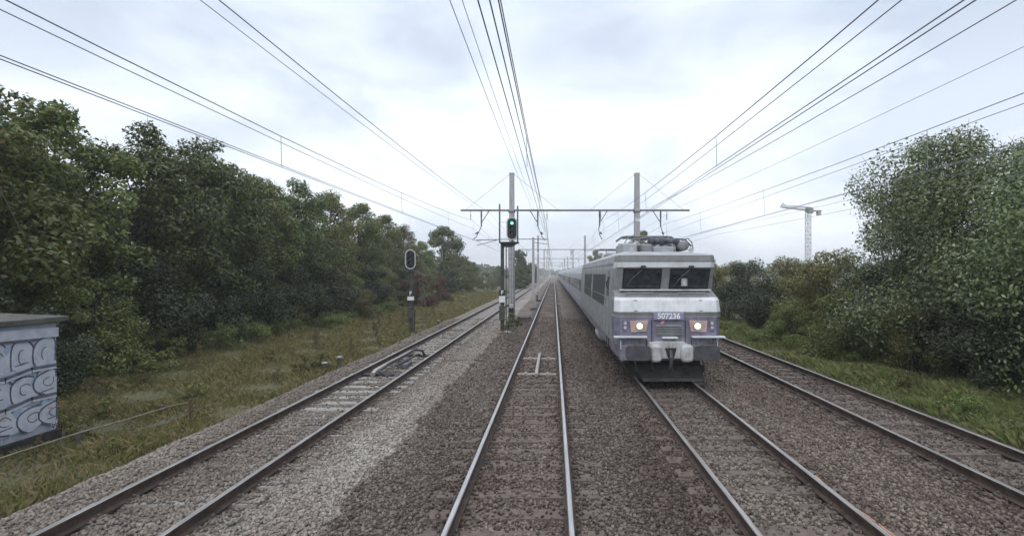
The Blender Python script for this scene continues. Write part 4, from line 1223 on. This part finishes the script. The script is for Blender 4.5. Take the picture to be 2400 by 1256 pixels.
# ================================================================== vegetation
def leaves(C, Rr, n, size, rng, flat=.55, droop=.25):
    """rhombic leaves spread through blobs C (k,3) of radius Rr (k,)"""
    k = rng.choice(len(C), n, p=(Rr**2)/np.sum(Rr**2))
    d = rng.normal(size=(n,3)); d /= np.linalg.norm(d,axis=1,keepdims=True)
    rad = Rr[k]*(.30+.62*rng.random(n)**.5+.22*rng.random(n)**6)
    P = C[k] + d*rad[:,None]*np.array([1,1,.8])
    nrm = d*.7 + rng.normal(size=(n,3))*.55 + np.array([0,0,flat]); nrm /= np.linalg.norm(nrm,axis=1,keepdims=True)
    a = np.cross(nrm, rng.normal(size=(n,3))); a /= np.linalg.norm(a,axis=1,keepdims=True)
    a[:,2] -= droop; a /= np.linalg.norm(a,axis=1,keepdims=True)
    b = np.cross(nrm, a); b /= np.maximum(np.linalg.norm(b,axis=1,keepdims=True), 1e-6)
    s = size*rng.uniform(.6,1.35,n)[:,None]
    V = np.stack([P-a*s*.55, P+b*s*.30+nrm*s*.06, P+a*s*.60, P-b*s*.30+nrm*s*.06],1)
    return V.reshape(-1,3)

def crown_blobs(rng, H, Rw, base, n, shape='round', zmin=None):
    C, Rr = [], []
    for i in range(n):
        u = rng.random()
        z = base + (H-base)*u
        t = (z-base)/(H-base)
        if shape == 'round': prof = math.sqrt(max(.04, 1-abs(2*t-.80)**2.4*.72))
        elif shape == 'dome': prof = math.sqrt(max(.05, 1-t**2.2))
        elif shape == 'cone': prof = max(.12, 1-t)**.8
        else: prof = 1
        a = rng.random()*2*math.pi; rr = Rw*prof*math.sqrt(rng.random())*.88
        C.append((math.cos(a)*rr, math.sin(a)*rr, z)); Rr.append(Rw*rng.uniform(.18,.40)*(1.0-.30*t))
    return np.array(C), np.array(Rr)

def tree_proto(name, seed, H, Rw, base, nb, nl, size, mat, shape='round', trunk=.16, stems=1, droop=.25):
    """returns (crown mesh, trunk mesh) built about the foot of the tree"""
    rng = np.random.default_rng(seed)
    C, Rr = crown_blobs(rng, H, Rw, base, nb, shape)
    V = leaves(C, Rr, nl, size, rng, droop=droop)
    F = np.arange(len(V)).reshape(-1,4)
    oc = np_mesh('crown', V, F, mat)
    b = MB()
    order = rng.permutation(len(C))
    for s_ in range(stems):
        ox, oy = (rng.uniform(-.3,.3)*(stems > 1) for _ in range(2))
        top = (ox*2, oy*2, H*.78)
        mid = (ox+rng.uniform(-.2,.2), oy+rng.uniform(-.2,.2), H*.4)
        b.tube([(ox,oy,-.5),(ox,oy,.3),mid,top], [trunk*1.25,trunk,trunk*.7,trunk*.15], 8)
    for i in order[:10]:
        c = C[i]; h = max(.3, min(c[2]*.55, H*.6))
        b.tube([(0,0,h),(c[0]*.45,c[1]*.45,(h+c[2])/2),(c[0],c[1],c[2])], [trunk*.45,trunk*.28,trunk*.08], 6)
    for i in order[10:26]:
        c = C[i]
        j = order[int(rng.integers(0,10))]; d_ = C[j]
        b.tube([tuple(d_*.6), tuple((c+d_)/2), tuple(c)], [trunk*.2,trunk*.12,trunk*.04], 5)
    for i in order[26:60]:
        c = C[i]; o2 = Vector((c[0], c[1], c[2]-H*.35)).normalized()*float(Rr[i])*1.08
        q = Vector(c)+o2
        b.tube([tuple(c), tuple((Vector(c)+q)/2+Vector((0,0,.04*Rr[i]))), tuple(q)], [trunk*.07,trunk*.05,trunk*.02], 4)
    ot = b.build('trunk', M['bark'])
    mc, mt = oc.data, ot.data
    bpy.data.objects.remove(oc); bpy.data.objects.remove(ot)
    return mc, mt

PROTO = {}
def plant(kind, name, cat, label, x, y, s=1.0, sz=None, rot=None, group=None, part=('crown','trunk'), z=None):
    mc, mt = PROTO[kind]
    r = bpy.data.objects.new(name, None); r.empty_display_size = .3
    COL.objects.link(r)
    r.location = (x, y, float(gz(x, y)) if z is None else z)
    r.rotation_euler = (0, 0, random.uniform(0, 6.28) if rot is None else rot)
    r.scale = (s, s, sz if sz else s)
    tag(r, label, cat, group)
    for nm, me in zip(part, (mc, mt)):
        o = bpy.data.objects.new(nm, me); COL.objects.link(o); o.parent = r
    return r

PROTO['wood_a'] = tree_proto('wood_a', 1, 9.2, 3.3, .5, 100, 34000, .15, M['leaf_dark'])
PROTO['wood_b'] = tree_proto('wood_b', 2, 8.4, 2.9, .4, 90, 32000, .15, M['leaf_mid'])
PROTO['wood_c'] = tree_proto('wood_c', 3, 9.9, 3.4, .5, 100, 34000, .155, M['leaf_olive'])
PROTO['dome'] = tree_proto('dome', 4, 9.8, 3.7, .3, 110, 20000, .26, M['leaf_mid'], 'round', .2)
PROTO['lone'] = tree_proto('lone', 5, 8.2, 2.7, .8, 70, 12000, .26, M['leaf_dark'], 'round', .2)
PROTO['silver'] = tree_proto('silver', 6, 7.6, 4.1, .4, 120, 62000, .105, M['leaf_silver'], 'round', .16, 3, droop=.4)
PROTO['silver_b'] = tree_proto('silver_b', 7, 6.8, 3.4, .3, 90, 44000, .105, M['leaf_silver'], 'dome', .13, 3, droop=.4)
PROTO['bush_a'] = tree_proto('bush_a', 8, 2.6, 1.7, .15, 36, 15000, .075, M['leaf_mid'], 'dome', .04, 4)
PROTO['bush_b'] = tree_proto('bush_b', 9, 3.6, 2.2, .2, 44, 18000, .09, M['leaf_olive'], 'dome', .05, 4)
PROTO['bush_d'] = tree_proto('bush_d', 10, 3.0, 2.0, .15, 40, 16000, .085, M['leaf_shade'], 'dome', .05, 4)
PROTO['bush_r'] = tree_proto('bush_r', 11, 2.6, 1.6, .2, 30, 9000, .08, M['leaf_red'], 'dome', .04, 4)
PROTO['weed'] = tree_proto('weed', 12, .75, .38, .05, 14, 500, .08, M['leaf_olive'], 'dome', .012, 3)

rt = random.Random(21)
# left wood: front row of individually placed trees, then the mass behind
G = 'trees of the dark wood left of the track'
front = [(-18.0,10.5,'wood_a',1.08), (-18.2,14.8,'wood_b',1.12), (-18.8,18.8,'wood_b',1.1), (-18.4,22.8,'wood_a',1.05), (-18.6,27.2,'wood_a',1.1), (-18.8,31.8,'wood_b',1.08), (-19.0,37.0,'wood_a',1.06), (-19.2,42.8,'wood_c',.98), (-19.2,49.5,'wood_b',1.16), (-19.2,56.5,'wood_b',1.12), (-19.6,65,'wood_c',.90), (-19.6,74,'wood_b',.90)]
flab = ['leafy tree right behind the graffitied cabin', 'olive tree at the wood edge just past the graffitied cabin', 'green tree of the wood edge behind the yellowed verge', 'dark tree of the wood edge, second past the cabin', 'dark tree in the blackest stretch of the wood edge', 'green tree in the middle of the left wood edge', 'dark tree of the wood edge shortly before the short signal', 'olive tree of the wood edge behind the short signal', 'tall green tree whose crown shows against the sky left of the short signal', 'green tree behind the short signal with a ragged crown', 'lower olive tree between the ragged crown and the round dome', 'lower green tree just before the round domed tree']
for (x_, y_, k_, s_), lb in zip(front, flab):
    plant(k_, 'woodland_tree', 'tree', lb, x_, y_, s_, group=G)
for i in range(26):
    y_ = 8 + i*2.9 + rt.uniform(-1,1); x_ = -23.5 - rt.uniform(0,5)
    plant(rt.choice(['wood_a','wood_b','wood_c']), 'woodland_tree', 'tree', 'tree deep in the dark wood, behind the row along the verge', x_, y_, rt.uniform(.9,1.08) if y_ < 50 else rt.uniform(.75,.9), group=G)
plant('dome', 'domed_tree', 'tree', 'round domed tree standing above the wood left of the tall signal', -19.4, 89, 1.12)
for x_, y_, s_, lb in ((-17.2,101,.66,'small tree sloping down right of the round domed tree'), (-18.5,115,.66,'low hazy tree past the domed tree, before the tall signal'), (-14.0,128,.62,'hazy tree seen close left of the tall signal post'), (-20,118,.7,'hazy tree farther from the track behind the domed tree')):
    plant('wood_b', 'woodland_tree', 'tree', lb, x_, y_, s_)
plant('lone', 'lone_tree', 'tree', 'dark lone tree right of the left mast beside the pale track', -7.6, 112, 1.05)
plant('lone', 'lone_tree', 'tree', 'shorter rounded tree standing just in front of the dark lone tree', -6.9, 104, .62)
plant('wood_a', 'woodland_tree', 'tree', 'hazy tree behind the small distant mast', -7.5, 165, .75)
# understorey on the left
und = [(-15.6,13.6,'bush_d',1.0),(-16.0,16.8,'bush_a',1.15),(-16.4,20.2,'bush_d',1.2),(-16.2,23.8,'bush_d',1.15),(-16.3,27.5,'bush_d',1.2),(-16.2,31.5,'bush_d',1.15),(-16.2,35.5,'bush_d',1.2),(-16.3,40,'bush_a',1.2),(-16.3,45,'bush_d',1.2),(-16.6,50,'bush_b',.95),(-16.8,56,'bush_d',1.2),(-17.2,63,'bush_a',1.3),(-17.4,71,'bush_b',1.05),(-16.8,80,'bush_d',1.25),(-15.6,91,'bush_b',1.0),(-14.0,104,'bush_a',1.4)]
for i, (x_, y_, k_, s_) in enumerate(und):
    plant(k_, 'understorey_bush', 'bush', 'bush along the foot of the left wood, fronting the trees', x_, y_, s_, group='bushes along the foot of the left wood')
plant('bush_r', 'red_bush', 'bush', 'reddish autumn bush right behind the short signal ladder', -13.8, 51, 1.25)
plant('bush_r', 'red_bush', 'bush', 'dull purple brown bush right of the reddish one along the verge', -13.4, 60, 1.1)
plant('bush_b', 'verge_bush', 'bush', 'pale olive bush at the wood foot left of the short signal', -14.6, 38.5, .6)
plant('bush_d', 'shadow_bush', 'bush', 'low dark bush in front of the cabin side wall', -14.0, 13.4, .75)

# right bank
plant('silver', 'silvery_tree', 'tree', 'big silvery leaved tree hanging over the right bank', 14.3, 18.2, 1.0, 1.02)
plant('silver', 'silvery_tree', 'tree', 'silvery tree filling the right edge of the view', 14.6, 12.4, .95, 1.0)
plant('silver_b', 'silvery_tree', 'tree', 'darker silvery tree behind the big one, its crown poking left', 16.5, 22.5, 1.05)
plant('silver_b', 'silvery_tree', 'tree', 'leafy tree rising behind the crown at the right edge', 18.6, 16.8, 1.15)
G2 = 'bushes on the right bank'
rb = [(11.50,19.8,'bush_a',1.0,'light green bush bulging over the rusty track, below the crane'), (11.95,16.6,'bush_b',.62,'brownish low bush at the foot of the big silvery tree'),
      (11.05,23.6,'bush_a',.75,'small green bush at the bank edge next to the oncoming train'), (13.55,24.6,'bush_b',1.15,'tall yellowish bush just under the crane tower'),
      (13.95,29.5,'bush_b',1.1,'olive bush left of the crane tower on the right bank'), (13.15,34,'bush_d',1.25,'dark bush right of the locomotive on the bank'), (14.15,40,'bush_b',1.1,'olive bush beyond the dark one right of the locomotive'), (13.55,47,'bush_a',1.5,'green bush glimpsed past the right flank of the locomotive'),
      (12.45,29.0,'bush_d',.95,'dark low bush tucked between bank grass and olive bush'), (12.55,13.3,'bush_d',.85,'dark bush beneath the tree at the right edge'), (12.95,10.6,'bush_d',.85,'dark bush lowest at the right frame edge'), (12.95,15.2,'bush_d',1.0,'dark bush in the deep shade beneath the silvery trees'), (13.75,21.5,'bush_d',1.1,'dark bush between the light green bush and the big tree')]
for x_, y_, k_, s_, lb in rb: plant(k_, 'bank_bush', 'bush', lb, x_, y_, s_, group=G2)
for i in range(14):
    y_ = 52+i*11+rt.uniform(-3,3)
    plant(rt.choice(['bush_b','bush_d','wood_b']), 'bank_tree', 'tree', 'hazy bushy tree of the row running away behind the train', 13.5+rt.uniform(0,4), y_, rt.uniform(1.0,1.3) if True else 1, group='row of hazy trees behind the train') if i % 3 else plant('wood_b','bank_tree','tree','hazy taller tree of the row running away behind the train', 16+rt.uniform(0,3), y_, rt.uniform(.45,.6), group='row of hazy trees behind the train')
# weeds
wl = ['weed tuft at the foot of the left mast', 'weed tuft at the foot of the green signal', 'weed tuft between the mast and the low cable box', 'weed tuft on the verge by the stub posts', 'weed tuft left of the stub posts', 'weed tuft just before the short signal']
for (x_, y_, s_), lb in zip(((-2.5,30.5,1.2),(-2.55,29.0,.9),(-2.2,31.2,.8),(-8.5,18.3,.9),(-8.9,17.7,1.0),(-8.6,25,.7)), wl):
    plant('weed', 'weed_tuft', 'plant', lb, x_, y_, s_, part=('foliage','stem'), z=-.22 if x_ > -5 else None)

PROTO['scrub'] = tree_proto('scrub', 13, 1.25, .85, .05, 22, 2600, .075, M['leaf_olive'], 'dome', .014, 5)
PROTO['bramble'] = tree_proto('bramble', 14, 1.0, 1.1, .03, 26, 3200, .075, M['leaf_mid'], 'dome', .014, 5)
PROTO['stalk'] = tree_proto('stalk', 15, 1.35, .28, .35, 12, 420, .06, M['straw'], 'cone', .010, 4)
rs = random.Random(8)
for i in range(34):
    y_ = 12.5 + 48*(i/34)**1.3 + rs.uniform(-.6,.6); x_ = -14.4 - rs.uniform(0,1.4) - (.6 if y_ > 45 else 0)
    plant(rs.choice(['scrub','bramble','bramble']), 'bramble', 'shrub', 'low bramble scrub spilling from the left wood onto the grass', x_, y_, rs.uniform(.75,1.35), rs.uniform(.7,1.2), group='bramble scrub in front of the left wood')
for i in range(44):
    y_ = 9.5 + 34*(i/44)**1.2 + rs.uniform(-.5,.5); x_ = -8.3 - abs(rs.gauss(0,1))*2.6
    plant(rs.choice(['stalk','stalk','weed']), 'dry_weed', 'plant', 'dry weed standing in the grass of the left verge', x_, y_, rs.uniform(.35,.8), group='dry weeds in the left verge grass', part=('foliage','stem'))
for i in range(18):
    y_ = 10 + 26*(i/18) + rs.uniform(-.6,.6); x_ = 9.6 + abs(rs.gauss(0,1))*.9
    plant(rs.choice(['weed','bramble','scrub']), 'bank_weed', 'plant', 'leafy weed growing in the bright grass of the right bank', x_, y_, rs.uniform(.35,.7), group='leafy weeds on the right bank', part=('foliage','stem'))

# far woods on the horizon
def far_wood(name, x0, x1, y0, y1, h, n, seed, label):
    rng = np.random.default_rng(seed)
    k = n
    C = np.stack([rng.uniform(x0,x1,k), rng.uniform(y0,y1,k), np.zeros(k)],1)
    hh = h*(.65+.35*np.sin(C[:,0]*.05+seed)**2)*rng.uniform(.7,1,k)
    C[:,2] = hh*rng.uniform(.15,.85,k)
    V = leaves(C, np.maximum(1.5, hh*.28), k*26, 1.7, rng)
    F = np.arange(len(V)).reshape(-1,4)
    o = np_mesh(name, V, F, M['leaf_far'])
    tag(o, label, 'wood', kind='stuff')
far_wood('far_wood', -260, -10, 240, 300, 11, 900, 1, 'far hazy wood along the horizon left of the tracks')
far_wood('far_wood', 9, 330, 260, 330, 10, 1000, 2, 'far hazy wood along the horizon behind the train and crane')
far_wood('far_wood', -60, 60, 560, 640, 12, 350, 3, 'faintest wood closing the line at the vanishing point')

# ------------------------------------------------------------------ grass
def grass(name, label, x0, x1, bands, mat, seed, hmul=1.0):
    rng = np.random.default_rng(seed)
    Vs = []
    for y0, y1, dens, h, w in bands:
        n = int((x1-x0)*(y1-y0)*dens)
        x = rng.uniform(x0,x1,n); y = rng.uniform(y0,y1,n)
        px = 1298+1180*x/y
        patch = np.sin(x*2.1+y*.7)+np.sin(x*.9-y*1.7+2)+np.sin(y*2.9+x)*.6
        k = (px > -80) & (px < 2480) & (patch + rng.normal(size=n)*1.3 > -2.3)
        x, y, patch = x[k], y[k], patch[k]
        n = len(x)
        z = gz(x, y)-.02
        a = rng.uniform(0, 6.28, n); lean = rng.uniform(.1,.9,n)
        hh = h*hmul*rng.uniform(.4,1.25,n)*(1+.28*patch)
        hh = np.maximum(hh, .04)
        dx, dy = np.cos(a), np.sin(a)
        P = np.stack([x,y,z],1)
        wv = np.stack([-dy,dx,np.zeros(n)],1)*w*rng.uniform(.6,1.3,n)[:,None]
        mid = P + np.stack([dx*hh*lean*.3, dy*hh*lean*.3, hh*.6],1)
        tip = P + np.stack([dx*hh*lean, dy*hh*lean, hh*(1-.25*lean)],1)
        V = np.stack([P-wv, P+wv, tip, mid-wv*.5], 1)
        Vs.append(V.reshape(-1,3))
    V = np.concatenate(Vs); F = np.arange(len(V)).reshape(-1,4)
    o = np_mesh(name, V, F, mat)
    tag(o, label, 'grass', kind='stuff')
grass('verge_grass', 'dry yellow green grass on the verge left of the tracks', -18.5, -7.95, [(5.5,14,560,.16,.006),(14,26,330,.18,.010),(26,48,150,.20,.016),(48,95,44,.24,.032)], M['grass_left'], 5)
grass('bank_grass', 'bright green grass strip along the right bank', 9.25, 12.6, [(7,15,700,.24,.008),(15,28,420,.24,.012),(28,55,160,.25,.022),(55,110,40,.28,.04)], M['grass_right'], 6)

# ================================================================== haze
m = bpy.data.materials.new('haze air'); m.use_nodes = True
tt = m.node_tree; tt.nodes.clear()
pv = tt.nodes.new('ShaderNodeVolumePrincipled')
pv.inputs['Color'].default_value = (.89,.905,.935,1)
pv.inputs['Density'].default_value = .0008
pv.inputs['Anisotropy'].default_value = .1
oo = tt.nodes.new('ShaderNodeOutputMaterial')
tt.links.new(pv.outputs[0], oo.inputs['Volume'])
o = MB().box(-960,960,-110,1900,-2.0,48).build('haze', m)
tag(o, 'pale damp haze hanging over the whole line', 'haze', kind='stuff')
